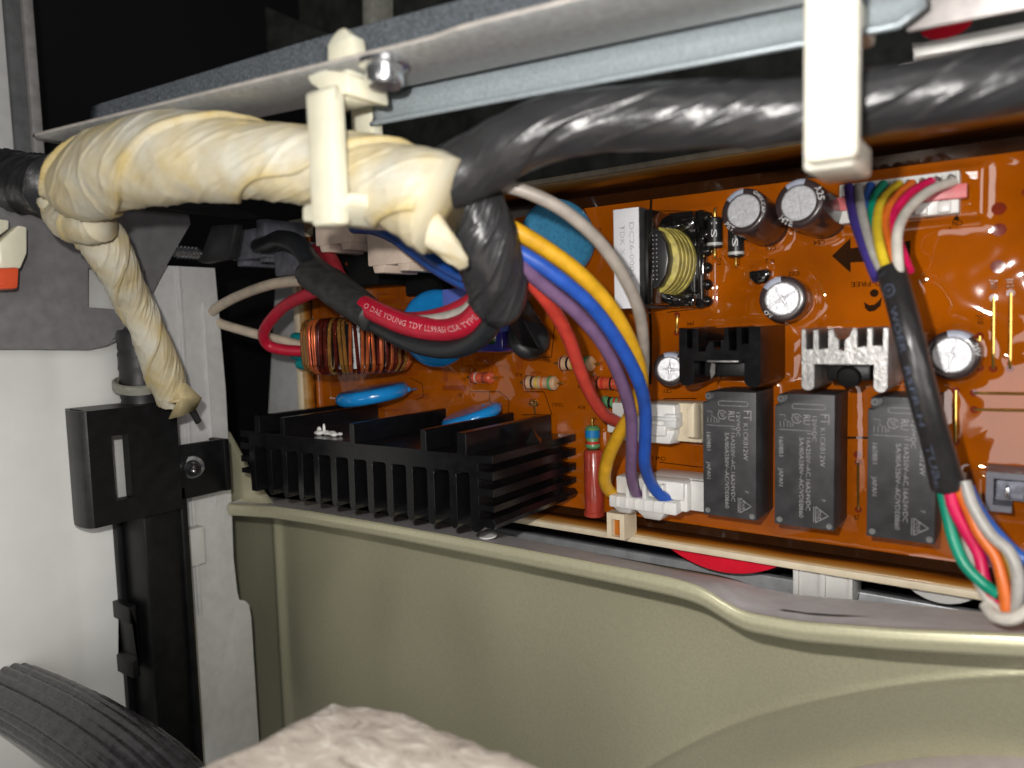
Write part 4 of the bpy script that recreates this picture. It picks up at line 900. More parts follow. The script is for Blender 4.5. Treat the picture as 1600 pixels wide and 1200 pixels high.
def flange_fn(u):
    f_ = hF(u); dv = 0.0
    if u > fl_end-3: dv = 2.0*(1-math.cos(min(1, (u-fl_end+3)/3)*math.pi))/2
    return [(u, 43.6, f_-.8), (u, 42.6, f_-.2), (u, 40.6+dv*.3, f_), (u, 38.8+dv, f_), (u, 38.2+dv, f_+.3), (u, 37.6+dv, f_+1.1)]
strip('rail_flange', flange_fn, PV(585, 190, 38.4)[0], fl_end, .7, M_zinc)
strip('rail_upstand', lambda u: [(u, 42.2, hN(u)-7), (u, 47, hN(u)-7.6), (u, 50.6-1.6*max(0, 1-(u-ulo-8)/60), hN(u)-8), (u, 51.1-1.6*max(0, 1-(u-ulo-8)/60), hN(u)-9)], ulo+7, uhi, .7, M_spang)
mb = MB(); mb.tube([(u, 42.5, hN(u)+1.1/(1+math.exp(-(u-bumpu)/1.2))+.25) for u in np.linspace(ulo+1, uhi, 50)], .42, 8, 1.5); mb.done('rail_edge_glint', mat('edge_highlight_tone', (.62, .57, .52), .35, metal=.3), rail)  # pale added tube paints the lit line along the plate's near edge
q = PV(600, 94, 42)
mb = MB(); mb.lathe((q[0], 41.7, q[2]), (0, -1, 0), [(0, 0), (4.0, 0), (4.0, .8), (3.0, 1.0), (3.0, 3.2), (2.6, 3.8), (0, 3.8)], 6 if False else 24); mb.done('screw', M_steel, rail)
a, b = P(1416, 49, 58), P(1640, 4, 58)
mb = MB(); mb.hexa([(a[0], a[1], 57.2), (b[0]+14, b[1]-.6, 57.2), (b[0]+14, 62, 57.2), (a[0]-1.5, 62, 57.2), (a[0], a[1], 58), (b[0]+14, b[1]-.6, 58), (b[0]+14, 62, 58), (a[0]-1.5, 62, 58)], .2); mb.done('rail_end_plate', mat('warm_grey_zinc', (.40, .37, .36), .42, metal=.3, var=.1, vscale=40), rail)
# white housing at the upper right, seen behind the black bundle
root = thing('white_housing', P(1520, 90, 22), 'white plastic housing with a red dot at the top right behind the black bundle', 'housing')
a = [P(x, y, 26) for x, y in ((1424, 66), (1440, 66), (1700, 14), (1700, 46), (1446, 86), (1428, 90))]
mb = MB(); mb.prism([(p[0], p[1]) for p in a], 14, 26, bev=.3); mb.done('housing_front', M_white, root)
a = [P(x, y, 22) for x, y in ((1426, 84), (1700, 40), (1700, 92), (1430, 120))]
mb = MB(); mb.prism([(p[0], p[1]) for p in a], 10, 22, bev=.3); mb.done('housing_underside', M_panel2, root)
q = P(1478, 45, 26.2); mb = MB(); mb.prism([(q[0]+3.9*math.cos(t), q[1]+.9+2.4*math.sin(t)) for t in np.linspace(math.pi*1.07, math.pi*2+.15, 16)], 25.6, 26.2); mb.done('red_dot', M_red, root)
a = [P(x, y, 14) for x, y in ((1372, 104), (1700, 46), (1700, 80), (1374, 124))]
mb = MB(); mb.prism([(p[0], p[1]) for p in a], 6, 14, bev=.3); mb.done('housing_ledge', M_panel2, root)
a = [P(x, y, 9) for x, y in ((1385, 197), (1465, 182), (1468, 184), (1474, 180), (1516, 172), (1520, 175), (1524, 170), (1565, 163), (1568, 166), (1578, 164), (1582, 160), (1700, 137), (1700, 120), (1385, 175))]
mb = MB(); mb.prism([(p[0], p[1]) for p in a], 4, 9, bev=.2); mb.done('notched_strip', M_tray, label='ivory notched strip along the top edge of the tray at the right', cat='strip')

# ================================================================== HARNESSES
ch = thing('cream_taped_harness', P(400, 250, 88), 'thick wire bundle wound in yellowed cream cloth tape with a branch hanging down', 'wire harness')
def lerp_r(ks): 
    xs, ys = zip(*ks); return lambda t: float(np.interp(t, xs, ys))
wrap_tube('main_wrap', PH([(112, 300, 99), (138, 285, 99), (185, 264, 98), (262, 248, 96), (350, 247, 93), (440, 254, 90), (520, 263, 87), (590, 280, 85), (650, 303, 84), (692, 323, 83)]),
          lerp_r([(0, 5.6), (.06, 7.2), (.22, 8.3), (.42, 7.7), (.6, 6.5), (.8, 6.0), (.9, 6.6), (.97, 7.8), (1, 7.7)]), 34, 1.0, 0.34, M_cream, ch, seed=3, n=180, slant=2, step=.25, crk=.55)
wrap_tube('tape_end', PH([(620, 318, 85), (655, 345, 84.5), (688, 374, 83), (714, 402, 80), (724, 418, 78)]), lerp_r([(0, 2.2), (.3, 2.7), (.6, 2.2), (.85, 1.3), (1, .5)]), 14, .3, .35, M_cream, ch, seed=8, n=56, slant=2, flat=(.55, 1.05), label='loose flattened tape end')
wrap_tube('knot_wrap', PH([(88, 306, 97), (100, 334, 96), (132, 350, 96), (158, 346, 95)]), lerp_r([(0, 3.6), (.4, 4.6), (1, 3.9)]), 14, .5, .3, M_cream, ch, seed=5, label='bulging tape knot')
wrap_tube('branch_wrap', PH([(120, 335, 94), (150, 362, 91), (178, 410, 86), (208, 470, 78), (236, 530, 72), (255, 580, 67), (268, 625, 63)]), lerp_r([(0, 4.6), (.15, 5.0), (.3, 4.1), (.6, 4.0), (.85, 4.6), (1, 3.8)]), 24, .6, .3, M_cream, ch, seed=12, n=120, slant=-2, step=.25, crk=.9, label='thinner taped branch hanging down')
mb = MB(); q = [P(x, y, h) for x, y, h in ((262, 600, 66), (290, 598, 63), (316, 622, 59), (306, 640, 60), (285, 650, 64), (264, 655, 67), (276, 632, 67), (246, 625, 66))]
mb.poly(q+[P(284, 622, 65)], [(0, 1, 8), (1, 2, 8), (2, 3, 8), (3, 4, 8), (4, 5, 8), (5, 6, 8), (6, 7, 8), (7, 0, 8)])
o = mb.done('tape_tail', mat('plain_cream_tape', (.60, .50, .28), .5, var=.12), ch, smooth=20); o.modifiers.new('thickness', 'SOLIDIFY').thickness = .004
mb = MB(); q = [P(x, y, 58) for x, y in ((295, 640), (303, 637), (313, 658), (308, 663))]; mb.prism([(a[0], a[1]) for a in q], 57.5, 58.5, bev=.2); mb.done('black_tape_tip', M_rubber, ch)

bh = thing('black_taped_harness', P(1000, 190, 72), 'thick glossy black taped bundle crossing to the right with loose coloured wires', 'wire harness')
wrap_tube('main_wrap', PH([(640, 306, 80), (690, 284, 79.5), (750, 254, 77), (800, 224, 76), (860, 202, 74), (940, 188, 71), (1040, 182, 68), (1140, 177, 65), (1240, 172, 63), (1340, 162, 61), (1440, 146, 60), (1540, 128, 59), (1700, 98, 57)]),
          lerp_r([(0, 4.2), (.08, 4.9), (.2, 5.1), (.35, 4.5), (.6, 4.6), (.8, 4.1), (1, 4.2)]), 40, 0.40, 0.22, M_btape, bh, seed=21, n=140, slant=2, step=.3, crk=.3)
wrap_tube('branch_wrap', PH([(735, 305, 72), (748, 345, 70), (760, 390, 68), (772, 430, 65), (778, 470, 62), (772, 490, 60)]), lerp_r([(0, 4.6), (.3, 6.0), (.6, 5.8), (.85, 5.2), (.95, 3.6), (1, 1.5)]), 20, .45, .5, M_btape, bh, seed=33, n=120, slant=-2, step=.25, crk=.5, label='branch bending down, wound in crinkled black tape')
wrap_tube('left_stub', PH([(85, 292, 91), (40, 285, 92), (-30, 278, 93), (-90, 275, 94)]), lerp_r([(0, 7.0), (1, 7.8)]), 16, .35, .5, M_btape, ch, seed=41, slant=2, label='black taped stub at the left frame edge')
mb = MB(); q = [P(x, y, h) for x, y, h in ((792, 430, 58), (812, 440, 56), (830, 480, 53), (846, 506, 50), (818, 500, 50), (806, 510, 47), (842, 546, 42), (816, 540, 44), (790, 500, 50), (776, 470, 55))]
mb.poly(q+[P(806, 480, 57)], [(i, (i+1) % 10, 10) for i in range(10)])
o = mb.done('tape_flap', M_rubber, bh, smooth=20, label='stiff loose end of black tape'); o.modifiers.new('thickness', 'SOLIDIFY').thickness = .006
def wire(name, pts, r, m, parent, label=None, step=1.0, n=14, h=None, jit=1.0):
    rw_ = random.Random(len(name)+int(pts[1][0]*7)); q = PH(pts, h); q = [q[0]]+[(a+jit*rw_.uniform(-.22, .22), b+jit*rw_.uniform(-.22, .22), c+jit*rw_.uniform(-.2, .2)) for a, b, c in q[1:-1]]+[q[-1]]
    mb = MB(); mb.tube(q, r, n, step); return mb.done(name, m, parent, smooth=60, label=label)
wire('wire', [(740, 300, 70), (775, 290, 68), (820, 298, 65), (880, 330, 60), (935, 376, 54), (975, 430, 48), (998, 490, 41), (1006, 555, 32), (1000, 610, 20), (985, 650, 14)], 1.22, wm('grey'), bh, 'grey wire arching highest to the right')
wire('wire', [(765, 345, 64), (795, 356, 63), (850, 388, 58), (905, 428, 52), (955, 482, 45), (988, 545, 38), (1000, 600, 32), (990, 640, 28), (968, 675, 25), (950, 715, 21), (945, 748, 17), (953, 768, 13), (972, 776, 10)], 1.6, wm('yellow'), bh, 'yellow wire with a bend into the lower plug')
wire('wire', [(775, 378, 65), (805, 392, 63), (860, 424, 58), (920, 474, 51), (965, 530, 44), (995, 590, 37), (1008, 640, 30), (1008, 690, 25), (1007, 725, 22), (1018, 757, 17), (1034, 775, 14.6), (1045, 780, 12.4)], 1.42, wm('blue'), bh, 'bright blue wire')
wire('wire', [(780, 400, 66), (808, 415, 63), (855, 448, 57), (905, 494, 50), (945, 545, 43), (974, 600, 36), (986, 650, 30), (986, 700, 25), (985, 740, 20), (992, 766, 15), (1005, 778, 11)], 1.38, wm('purple'), bh, 'dull purple wire')
wire('wire', [(805, 410, 60), (830, 440, 57), (862, 478, 51), (888, 525, 43), (906, 575, 35), (922, 615, 27), (942, 645, 20), (966, 660, 13)], 1.5, wm('brightred'), bh, 'red wire into the upper plug')
wire('wire', [(690, 345, 72), (706, 322, 72), (728, 310, 72), (742, 306, 71)], 1.2, wm('red'), bh, 'red wire end under the black tape'); wire('wire', [(712, 330, 70), (728, 312, 71), (745, 302, 71)], 1.1, wm('white'), bh, 'white wire end under the black tape')
# plugs at the wire ends
a, b = P(952, 752, 15), P(1064, 770, 15)
mb = MB(); u0, u1 = a[0], b[0]; vt, vb = -38.6, -46.3
mb.box(u0+1, u1, vb+3.2, vt, 6, 13.5, .6); mb.box(u0, u1-1, vb, vb+3.1, 6, 15.5, .5); mb.box(u1-3.4, u1+.6, vb+.3, vt-.3, 4, 12.5, .6)
pl = mb.done('wire_plug', M_white, bh, label='white three-wire plug below')
for k in range(3):
    mb = MB(); u = u0+4.6+k*4.5; mb.box(u, u+1.0, vb+2.9, vb+7, 13.3, 15.4, .2); mb.done('divider', M_white, pl)
for k in range(6): mb = MB(); u = u0+2.2+k*2.5; mb.box(u, u+.5, vb+.4, vb+2.9, 15.2, 15.9, .12); mb.done('rib', M_white, pl)
mb = MB(); mb.hexa([(u0+1.5, vb-2.2, 9), (u0+4.6, vb-2.2, 9), (u0+6, vb, 8), (u0+.5, vb, 8), (u0+1.5, vb-1.8, 13), (u0+4.4, vb-1.8, 13), (u0+6, vb, 14.5), (u0+.5, vb, 14.5)], .3)
mb.hexa([(u0+8.5, vb-2.6, 9), (u0+12.6, vb-2.6, 9), (u0+14.6, vb, 8), (u0+6.8, vb, 8), (u0+8.5, vb-2.4, 13), (u0+12.6, vb-2.4, 13), (u0+14.6, vb, 14.5), (u0+6.8, vb, 14.5)], .3); mb.done('latch', M_white, pl)
a, b = P(948, 634, 12), P(1052, 640, 12)
u0, u1 = a[0], b[0]; vt, vb = -20.4, -29.6
mb = MB(); mb.box(u0+.8, u1, vb+3.0, vt, 5, 11, .6); mb.box(u0, u1-2, vb+1.5, vb+4.2, 5, 12.2, .5); mb.hexa([(u0+3, vb-1, 5), (u1-1, vb-1, 5), (u1, vb+3, 5), (u0+1, vb+3, 5), (u0+3, vb-.5, 11), (u1-1.5, vb-.5, 11), (u1, vb+3, 11), (u0+1, vb+3, 11)], .5)
pl = mb.done('wire_plug', M_white, bh, label='white plug above, taking the red wire')
mb = MB(); mb.box(u1-2.6, u1+.5, vb+3.5, vt-2.2, 4, 11.8, .5); mb.box(u1-5.5, u1+.8, vb+5.3, vb+6.2, 10.5, 12.2, .2); mb.done('latch', M_panel2, pl)

# ---- sleeved power cable: grey plug > black wire > heat shrink > red, white and black wires
sc = thing('sleeved_power_cable', P(560, 470, 42), 'black heat-shrink cable with printed red, white and black wires curving under the tape', 'cable')
mb = MB(); a, b = P(360, 362, 26), P(412, 402, 26)
mb.box(a[0], b[0], b[1], a[1], 10, 26, .5); mb.box(a[0]+2, a[0]+6, b[1]-2, b[1], 11, 25.5, .4); mb.box(b[0]-3, b[0]+1, b[1]-1.5, b[1], 11, 25.5, .4); mb.box(b[0]-.5, b[0]+4, b[1]+1, a[1]+2.0, 12, 28, .5)
mb.done('cable_plug', M_greyp, sc)
wire('black_wire', [(405, 385, 24), (420, 383, 28), (440, 375, 32), (465, 384, 37), (485, 408, 40), (502, 436, 42)], 2.9, wm('black'), sc)
wrap_tube('heat_shrink', PH([(490, 428, 42), (520, 448, 43), (555, 474, 44), (585, 497, 45)]), lerp_r([(0, 5.6), (.5, 5.6), (.9, 4.8), (1, 4.6)]), 60, 0.05, .35, M_dusty, sc, seed=51, flat=(1, .8))
wire('wire', [(575, 500, 44), (600, 515, 45), (640, 534, 46), (690, 545, 47), (730, 538, 49), (762, 512, 52), (776, 470, 55), (775, 430, 58)], 2.3, wm('black'), sc, 'outer black wire')
rw = wire('wire', [(570, 478, 46), (600, 493, 47), (640, 508, 48), (690, 515, 49), (728, 506, 51), (752, 482, 53), (760, 450, 55)], 2.7, wm('red'), sc, 'thick red wire with white printing', jit=0)
wire('wire', [(585, 490, 42), (640, 497, 43), (690, 490, 46), (735, 470, 50), (755, 440, 53)], 1.7, wm('red'), sc, 'inner red wire'); wire('wire', [(580, 496, 44), (640, 503, 46), (690, 500, 48), (730, 488, 51), (756, 455, 54)], 1.9, wm('white'), sc, 'white wire between the red ones')
pl_, fr_ = sweep(PH([(570, 478, 46), (600, 493, 47), (640, 508, 48), (690, 515, 49), (728, 506, 51), (752, 482, 53), (760, 450, 55)]), .3)
acc = [0.0]
for i in range(1, len(pl_)): acc.append(acc[-1]+(pl_[i]-pl_[i-1]).length)
camp = Vector((0, 0, HC))
def on_wire(x, y, s0, r=2.74):
    s = s0+x; i = min(len(pl_)-2, max(0, int(np.searchsorted(acc, s))-1)); t = (s-acc[i])/max(1e-6, acc[i+1]-acc[i])
    p = pl_[i].lerp(pl_[i+1], t); tg = (pl_[i+1]-pl_[i]).normalized(); vd = (camp-p); vd = (vd-tg*vd.dot(tg)).normalized(); sd = vd.cross(tg)
    sd = sd if sd.y > 0 else -sd
    a = y/r; return p+vd*r*math.cos(a)+sd*r*math.sin(a)
mb = MB(); put_text(mb, 'O DAE YOUNG TDY LL99ASI CSA TYPE', 1.35, lambda x, y: on_wire(x, y-.5, 3.0), 42); mb.done('lettering', mat('pale_pink_print', (.72, .42, .42), .5), rw, recalc=False, kind='stuff')
wire('wire', [(495, 440, 40), (470, 440, 38), (420, 446, 35), (370, 464, 32), (336, 484, 30), (331, 494, 29), (345, 506, 27), (395, 520, 24), (450, 535, 20), (490, 545, 16)], 1.65, wm('cream'), sc, 'cream wire in a long pointed loop')
wire('wire', [(500, 455, 38), (480, 460, 36), (440, 482, 32), (414, 515, 29), (418, 537, 26), (440, 547, 23), (480, 549, 18)], 1.85, wm('red'), sc, 'red wire in a short loop')
for k, (x, y) in enumerate(((458, 528), (456, 553), (466, 568))):
    a, b = P(x, y, 16), P(x+38, y+2, 14)
    mb = MB(); mb.lathe(a, Vector(b)-Vector(a), [(0, 0), (1.6, 0), (1.9, .8), (1.9, 6), (1.5, 8), (0, 8)], 14); mb.done('terminal_sleeve', mat('teal_sleeve', C['teal'], .4), sc)
wire('wire', [(492, 392, 30), (508, 396, 32), (520, 410, 34), (528, 430, 35)], 2.2, mat('dull_red_sleeve', (.30, .02, .03), .4), sc, 'dull red wire behind the black one')
# second grey plug
root = thing('grey_plug', P(455, 408, 24), 'grey plastic plug hanging right of the smaller one, behind the black wire', 'plug')
mb = MB(); a, b = P(426, 384, 24), P(482, 428, 24); mb.box(a[0], b[0], b[1], a[1], 8, 24, .9); mb.box(a[0]+3, b[0]-1, b[1]-1.5, b[1], 9, 23.5, .4); mb.done('plug_body', M_greyp, root)
mb = MB(); q = P(459, 411, 24.05); mb.lathe((q[0], q[1], 24.0), (0, 0, 1), [(3.0, 0), (3.0, .2), (2.5, .2), (2.5, 0)], 20, rx=.7); mb.done('moulded_ring', M_greyp, root)
mb = MB(); q = P(432, 388, 24); mb.box(q[0], q[0]+2.6, q[1]-.8, q[1]+1.6, 23.6, 24.4, .1); mb.done('notch', M_blackp, root)
# beige plugs and the blue wire pair
bp_ = thing('blue_wire_pair', P(620, 390, 50), 'pair of flat blue wires running from beige plugs to the black tape', 'wires')
bl_px = [(556, 346, 44), (585, 348, 48), (615, 358, 52), (650, 384, 57), (690, 412, 60), (730, 432, 62), (760, 436, 62)]
wire('wire', bl_px, 1.55, wm('darkblue'), bp_, 'upper blue wire'); wire('wire', [(x-3, y+10, h-1) for x, y, h in bl_px], 1.5, wm('darkblue'), bp_, 'lower blue wire')
def beige(x0, x1, y0, y1, h, lab):
    root = thing('beige_plug', P((x0+x1)/2, (y0+y1)/2, h), lab, 'plug', 'beige plugs under the cream tape')
    a, b = P(x0, y0, h), P(x1, y1, h)
    mb = MB(); w = b[0]-a[0]; mb.box(a[0], b[0], b[1]+1.6, a[1], h-16, h, .45)
    mb.done('plug_body', M_beige, root)
    for f0, f1 in ((.12, .40), (.68, .95)):
        mb = MB(); u0, u1 = a[0]+w*f0, a[0]+w*f1; mb.hexa([(u0+.6, b[1]-.3, h-13), (u1-.6, b[1]-.3, h-13), (u1, b[1]+1.7, h-13), (u0, b[1]+1.7, h-13), (u0+.6, b[1]-.3, h+.2), (u1-.6, b[1]-.3, h+.2), (u1, b[1]+1.7, h+.2), (u0, b[1]+1.7, h+.2)], .25); mb.done('latch_foot', M_beige, root)
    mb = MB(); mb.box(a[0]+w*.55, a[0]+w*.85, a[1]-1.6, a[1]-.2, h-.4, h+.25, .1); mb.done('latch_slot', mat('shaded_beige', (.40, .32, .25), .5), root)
beige(490, 553, 325, 387, 36, 'beige plug right under the cream nylon clip')
beige(572, 645, 356, 420, 38, 'beige plug beneath the blue wires')

# ---- sleeved bundle of coloured wires at the right
rb = thing('rainbow_wire_bundle', P(1430, 560, 30), 'black sleeved bundle of thin rainbow coloured wires hanging from the white connector', 'wire harness')
up = dict(navy=[(1326, 292, 8), (1328, 315, 13), (1337, 350, 20), (1352, 395, 26), (1370, 436, 29)], lgrey=[(1341, 292, 8), (1343, 315, 14), (1352, 350, 21), (1366, 392, 27), (1384, 434, 30)],
          blue=[(1360, 290, 8), (1353, 315, 13), (1356, 348, 18), (1366, 385, 23), (1386, 430, 27)], green=[(1380, 288, 8), (1366, 312, 14), (1364, 345, 19), (1374, 388, 23), (1394, 428, 27)],
          lemon=[(1404, 288, 8), (1380, 312, 15), (1369, 345, 22), (1376, 388, 28), (1390, 434, 31)], orange=[(1424, 287, 8), (1398, 310, 15), (1382, 345, 21), (1388, 385, 25), (1402, 430, 28)],
          pink=[(1454, 284, 8), (1420, 306, 15), (1396, 338, 20), (1404, 378, 24), (1420, 424, 28)], white=[(1488, 284, 8), (1452, 300, 15), (1416, 328, 22), (1400, 368, 28), (1404, 428, 31)])
nm = dict(navy='violet-navy', lgrey='light grey', blue='blue', green='green', lemon='yellow', orange='orange', pink='hot pink', white='white')
for k_, p_ in up.items(): wire('wire', p_, 0.92, wm('brightblue' if k_ == 'blue' else k_), rb, nm[k_]+' wire above the sleeve', step=.7)
slv = [(1392, 424, 29), (1405, 465, 32), (1420, 525, 34), (1436, 590, 34), (1452, 650, 33), (1467, 705, 31), (1481, 760, 29)]
wrap_tube('sleeve', PH(slv), lerp_r([(0, 2.4), (.3, 2.25), (.7, 2.4), (1, 2.65)]), 80, .02, .10, M_shrink, rb, seed=61)
sp_, sf_ = sweep(PH(slv), .3); sacc = [0.0]
for i in range(1, len(sp_)): sacc.append(sacc[-1]+(sp_[i]-sp_[i-1]).length)
def on_slv(x, y, r=2.66):
    i = min(len(sp_)-2, max(0, int(np.searchsorted(sacc, x))-1)); t = (x-sacc[i])/max(1e-6, sacc[i+1]-sacc[i])
    p = sp_[i].lerp(sp_[i+1], t); tg = (sp_[i+1]-sp_[i]).normalized(); vd = (camp-p); vd = (vd-tg*vd.dot(tg)).normalized(); sd = vd.cross(tg)
    sd = sd if sd.x > 0 else -sd
    a = y/r-0.75; return p+vd*r*math.cos(a)+sd*r*math.sin(a)
mb = MB(); put_text(mb, 'WOER', 1.15, lambda x, y: on_slv(x+8.3, y), 7.4); put_text(mb, 'RSFR-H', 1.0, lambda x, y: on_slv(x+18.0, y), 10); put_text(mb, 'TUBE', 1.15, lambda x, y: on_slv(x+31.5, y), 8.5); put_text(mb, '2', 1.0, lambda x, y: on_slv(x+1.5, y)); put_text(mb, 'R', .9, lambda x, y: on_slv(x+5.0, y+.2))
rg = [(5.3+1.0*math.cos(t), .65+1.0*math.sin(t)) for t in np.linspace(0, 2*math.pi, 20)]; ribbon(mb, rg, .2, lambda a, b: on_slv(a, b))
mb.done('lettering', mat('slate_blue_print', (.09, .11, .165), .6), rb, recalc=False, kind='stuff')
low = dict(green=[(1469, 750, 29), (1475, 790, 29), (1487, 838, 30), (1508, 882, 31), (1540, 912, 32), (1562, 930, 33)], pink=[(1481, 750, 30), (1490, 790, 30), (1508, 832, 30), (1530, 868, 30), (1540, 905, 31), (1552, 935, 32), (1566, 955, 33)],
           navy=[(1488, 750, 28), (1502, 795, 28), (1530, 840, 28), (1558, 880, 29), (1572, 920, 31), (1580, 955, 33)], orange=[(1494, 752, 30), (1508, 790, 30), (1532, 832, 31), (1556, 868, 32), (1567, 910, 33), (1574, 960, 34)],
           lgrey=[(1507, 752, 30), (1520, 790, 31), (1545, 832, 32), (1576, 862, 33), (1590, 900, 34), (1588, 940, 34), (1584, 962, 34)], brightblue=[(1512, 760, 28), (1530, 795, 29), (1562, 838, 30), (1600, 872, 31), (1660, 905, 32)],
           white=[(1502, 790, 27), (1512, 850, 27), (1523, 890, 29), (1545, 935, 32), (1566, 962, 34)], lemon=[(1540, 845, 29), (1574, 872, 30), (1580, 900, 30), (1560, 930, 31)], blue=[(1640, 850, 30), (1604, 915, 33), (1592, 950, 33), (1588, 962, 33)])
nl = dict(nm, brightblue='bright blue', blue='second blue')
for k_, p_ in low.items(): wire('wire', p_, 1.0, wm(k_), rb, nl[k_]+' wire below the sleeve', step=.7)
mb = MB(); mb.tube(PH([(1540, 946, 33), (1553, 962, 35), (1575, 967, 36), (1596, 960, 36), (1640, 925, 36)]), .9, 10, .5, rad=lambda t: .95+.12*math.sin(t*150)); mb.done('beaded_tie', wm('white'), rb)

# ================================================================== NYLON CLIPS
lc = thing('cable_clip', P(520, 240, 95), 'cream nylon cable clip gripping the cream bundle, its barb through the rail', 'cable clip')
def pbox(px0, px1, py0, py1, h0, h1, bev): a, b = P(px0, py0, h1), P(px1, py1, h1); return (a[0], b[0], b[1], a[1], h0, h1, bev)
mb = MB(); mb.box(*pbox(474, 524, 146, 350, 93, 96.5, 1.0)); mb.done('front_strap', M_nylon, lc)
mb = MB(); a = P(480, 318, 93); b = P(552, 346, 93); q = [P(x, y, 94) for x, y in ((478, 322), (556, 300), (553, 318), (520, 349), (478, 348))]
mb.prism([(p[0], p[1]) for p in q], 80, 95, bev=.7); mb.done('latch_block', M_nylon, lc)
mb = MB(); mb.box(*pbox(545, 583, 150, 225, 73, 76, .7)); mb.done('rear_strap', M_nylon, lc)
mb = MB(); q = PV(520, 160, 38)
A1, A2_, B1, B2 = P(476, 146, 95.8), P(524, 146, 95.8), P(545, 150, 74), P(583, 150, 74)
mb.hexa([(B1[0], B1[1]-2.4, 74), (B2[0], B1[1]-2.4, 74), (A2_[0], A1[1]-2.6, 95.8), (A1[0], A1[1]-2.6, 95.8), (B1[0], B1[1], 74), (B2[0], B1[1], 74), (A2_[0], A1[1], 95.8), (A1[0], A1[1], 95.8)], .6); mb.box(P(502, 130, 91)[0], P(545, 130, 91)[0], 37.0, 42.5, 86, 91, .6); mb.done('bridge', M_nylon, lc)
mb = MB(); a = [P(x, y, 93) for x, y in ((476, 112), (500, 106), (542, 112), (546, 148), (505, 146), (482, 130))]; mb.prism([(p[0], p[1]) for p in a], 84, 93, bev=.7); mb.done('spring_wing', M_nylon, lc)
mb = MB(); a, b = P(503, 95, 92), P(543, 60, 92); uc = (a[0]+b[0])/2; w = (b[0]-a[0])/2
mb.hexa([(uc-w, 43, 87.5), (uc+w, 43, 87.5), (uc+w, 43, 91), (uc-w, 43, 91), (uc-w*.95, 47.0, 88), (uc+w*.95, 47.0, 88), (uc+w*.95, 47.0, 91), (uc-w*.95, 47.0, 91)], .5)
mb.hexa([(uc-w*.9, 46.8, 88.2), (uc+w*.95, 46.4, 88.2), (uc+w*.95, 46.4, 91), (uc-w*.9, 46.8, 91), (uc-w*.3, 48.7, 89), (uc+w*.2, 48.7, 89), (uc+w*.2, 48.7, 90.4), (uc-w*.3, 48.7, 90.4)], .4)
mb.done('barb', M_nylon, lc)
rc = thing('cable_clip', P(1292, 120, 73), 'white nylon cable clip, large and blurred, over the black bundle at the right', 'cable clip')
mb = MB(); a, b = P(1252, 250, 74), P(1338, 250, 74); mb.box(a[0], b[0], P(1290, 250, 74)[1], 56, 70.5, 74, 1.1, 3); mb.done('front_strap', M_wnylon, rc)
mb = MB(); a, b = P(1272, 275, 64), P(1350, 275, 64); mb.box(a[0], b[0], P(1300, 276, 64)[1], P(1300, 225, 64)[1], 58, 70.6, .8, 3); mb.done('latch_block', M_wnylon, rc)
mb = MB(); mb.box(a[0], b[0], 38, 41.8, 56, 71, .8); mb.done('bridge', M_wnylon, rc)

# ================================================================== FOREGROUND
# concrete block, lower centre: rough, chipped, with plaster smears
def stone_mat():
    m = bpy.data.materials.new('plaster_smeared_concrete'); m.use_nodes = True; N = m.node_tree.nodes; L = m.node_tree.links; b = N['Principled BSDF']; b.inputs['Roughness'].default_value = .9
    tc = N.new('ShaderNodeTexCoord'); mp = N.new('ShaderNodeMapping'); mp.inputs['Scale'].default_value = (7, 13, 13); L.new(tc.outputs['Object'], mp.inputs[0])
    n = N.new('ShaderNodeTexNoise'); n.inputs['Scale'].default_value = 2.2; n.inputs['Detail'].default_value = 11; n.inputs['Roughness'].default_value = .65; n.inputs['Distortion'].default_value = 1.2; L.new(mp.outputs[0], n.inputs['Vector'])
    cr = N.new('ShaderNodeValToRGB'); e = cr.color_ramp.elements; e[0].position = .33; e[0].color = (.30, .25, .215, 1); e[1].position = .68; e[1].color = (.86, .82, .75, 1)
    for p_, c_ in ((.42, (.50, .435, .37, 1)), (.54, (.57, .505, .435, 1)), (.60, (.66, .60, .52, 1))): q = e.new(p_); q.color = c_
    L.new(n.outputs['Fac'], cr.inputs[0]); L.new(cr.outputs[0], b.inputs['Base Color'])
    bp = N.new('ShaderNodeBump'); bp.inputs['Strength'].default_value = .5; bp.inputs['Distance'].default_value = .008; L.new(n.outputs['Fac'], bp.inputs['Height']); L.new(bp.outputs[0], b.inputs['Normal'])
    return m
A_ = PV(520, 1092, -63.6); Bq = PV(318, 1192, -63.6); Cq = PV(865, 1200, -63.6); A2 = PV(606, 1102, -63.6)
t = bmesh.new()
ol = [A_, A2, Cq, (Cq[0]+40, 0, Cq[2]+2), (Cq[0]+40, 0, 170), (Bq[0]-6, 0, 170), Bq]
lo = [t.verts.new(W((p[0], -120, p[2]))) for p in ol]; hi = [t.verts.new(W((p[0], -63.6, p[2]))) for p in ol]
n_ = len(ol); t.faces.new(lo); t.faces.new(hi)
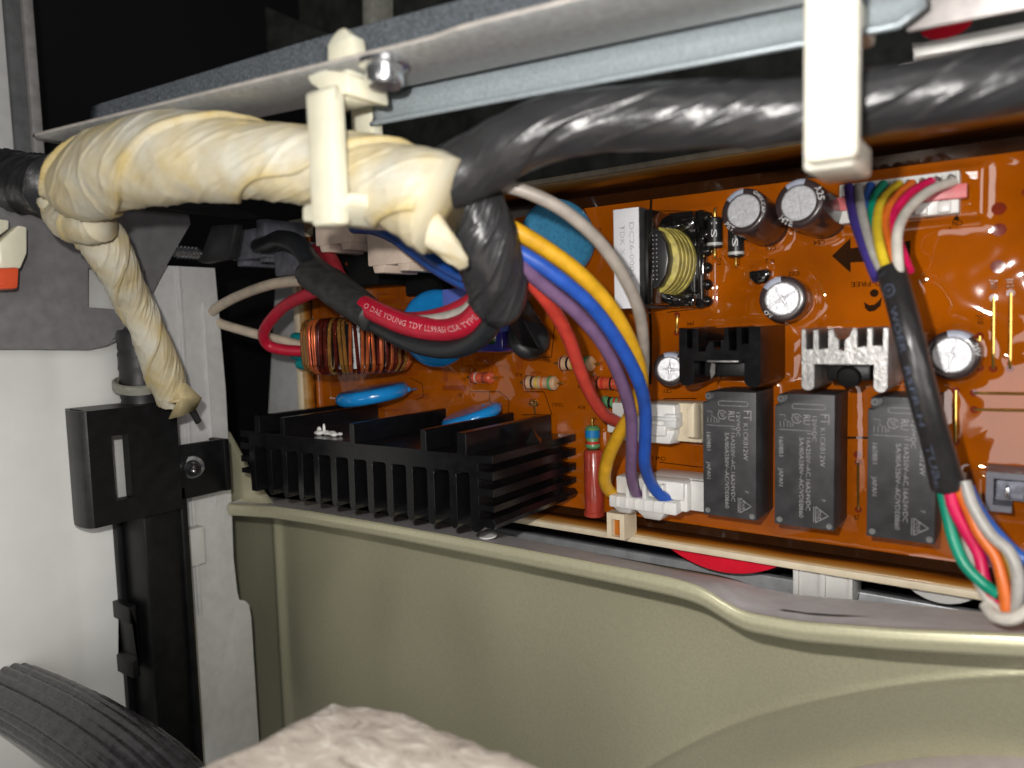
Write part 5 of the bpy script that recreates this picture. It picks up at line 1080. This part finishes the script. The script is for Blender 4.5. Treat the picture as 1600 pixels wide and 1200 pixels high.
for i in range(n_): t.faces.new((lo[i], lo[(i+1) % n_], hi[(i+1) % n_], hi[i]))
bmesh.ops.recalc_face_normals(t, faces=t.faces[:]); bmesh.ops.bevel(t, geom=t.edges[:], offset=.018, segments=2, affect='EDGES', profile=.5)
bmesh.ops.triangulate(t, faces=t.faces[:]); bmesh.ops.subdivide_edges(t, edges=t.edges[:], cuts=5, use_grid_fill=True)
for _ in range(1): bmesh.ops.subdivide_edges(t, edges=[e for e in t.edges if e.calc_length() > .05], cuts=2, use_grid_fill=True)
t.normal_update()
for v in t.verts:
    p = v.co; v.co = p+v.normal*(.004*noise.noise(p*7)+.005*noise.noise(p*30)+.006*max(0, noise.noise(p*14+Vector((5, 2, 1)))))
mb = MB(); m_ = bpy.data.meshes.new('t'); t.to_mesh(m_); t.free(); mb.bm.from_mesh(m_); bpy.data.meshes.remove(m_)
mb.done('concrete_block', stone_mat(), smooth=70, label='rough pinkish concrete block smeared with plaster at the bottom of the picture', cat='block')
# ridged black cable, lower left, close to the lens
wp = PH([(-160, 1030, 97), (-60, 1055, 98), (30, 1092, 99), (125, 1142, 100), (220, 1208, 101), (292, 1282, 102), (350, 1360, 103)])
pl2, fr2 = sweep(wp, .8); rings = []; mb = MB(); nn = 168
for i, (p, (a, b)) in enumerate(zip(pl2, fr2)):
    ring_ = []
    for k in range(nn):
        th = 2*math.pi*k/nn; rr = 8.3*(1+.085*abs(math.sin(th*10+.3))**.8-.04)+.1*noise.noise(Vector((th*3, i*.25, 2)))
        ring_.append(mb.bm.verts.new(W(p+(a*math.cos(th)+b*math.sin(th))*rr)))
    rings.append(ring_)
for r1, r2 in zip(rings, rings[1:]):
    for k in range(nn): mb.bm.faces.new((r1[k], r1[(k+1) % nn], r2[(k+1) % nn], r2[k]))
mb.done('ridged_cable', mat('scuffed_black_rubber', (.05, .048, .053), .26, var=.25, vscale=30, bump=.10, bscale=40, rvar=.06, spec=.35), smooth=60, label='thick black ridged cable, blurred, in the lower left corner', cat='cable')
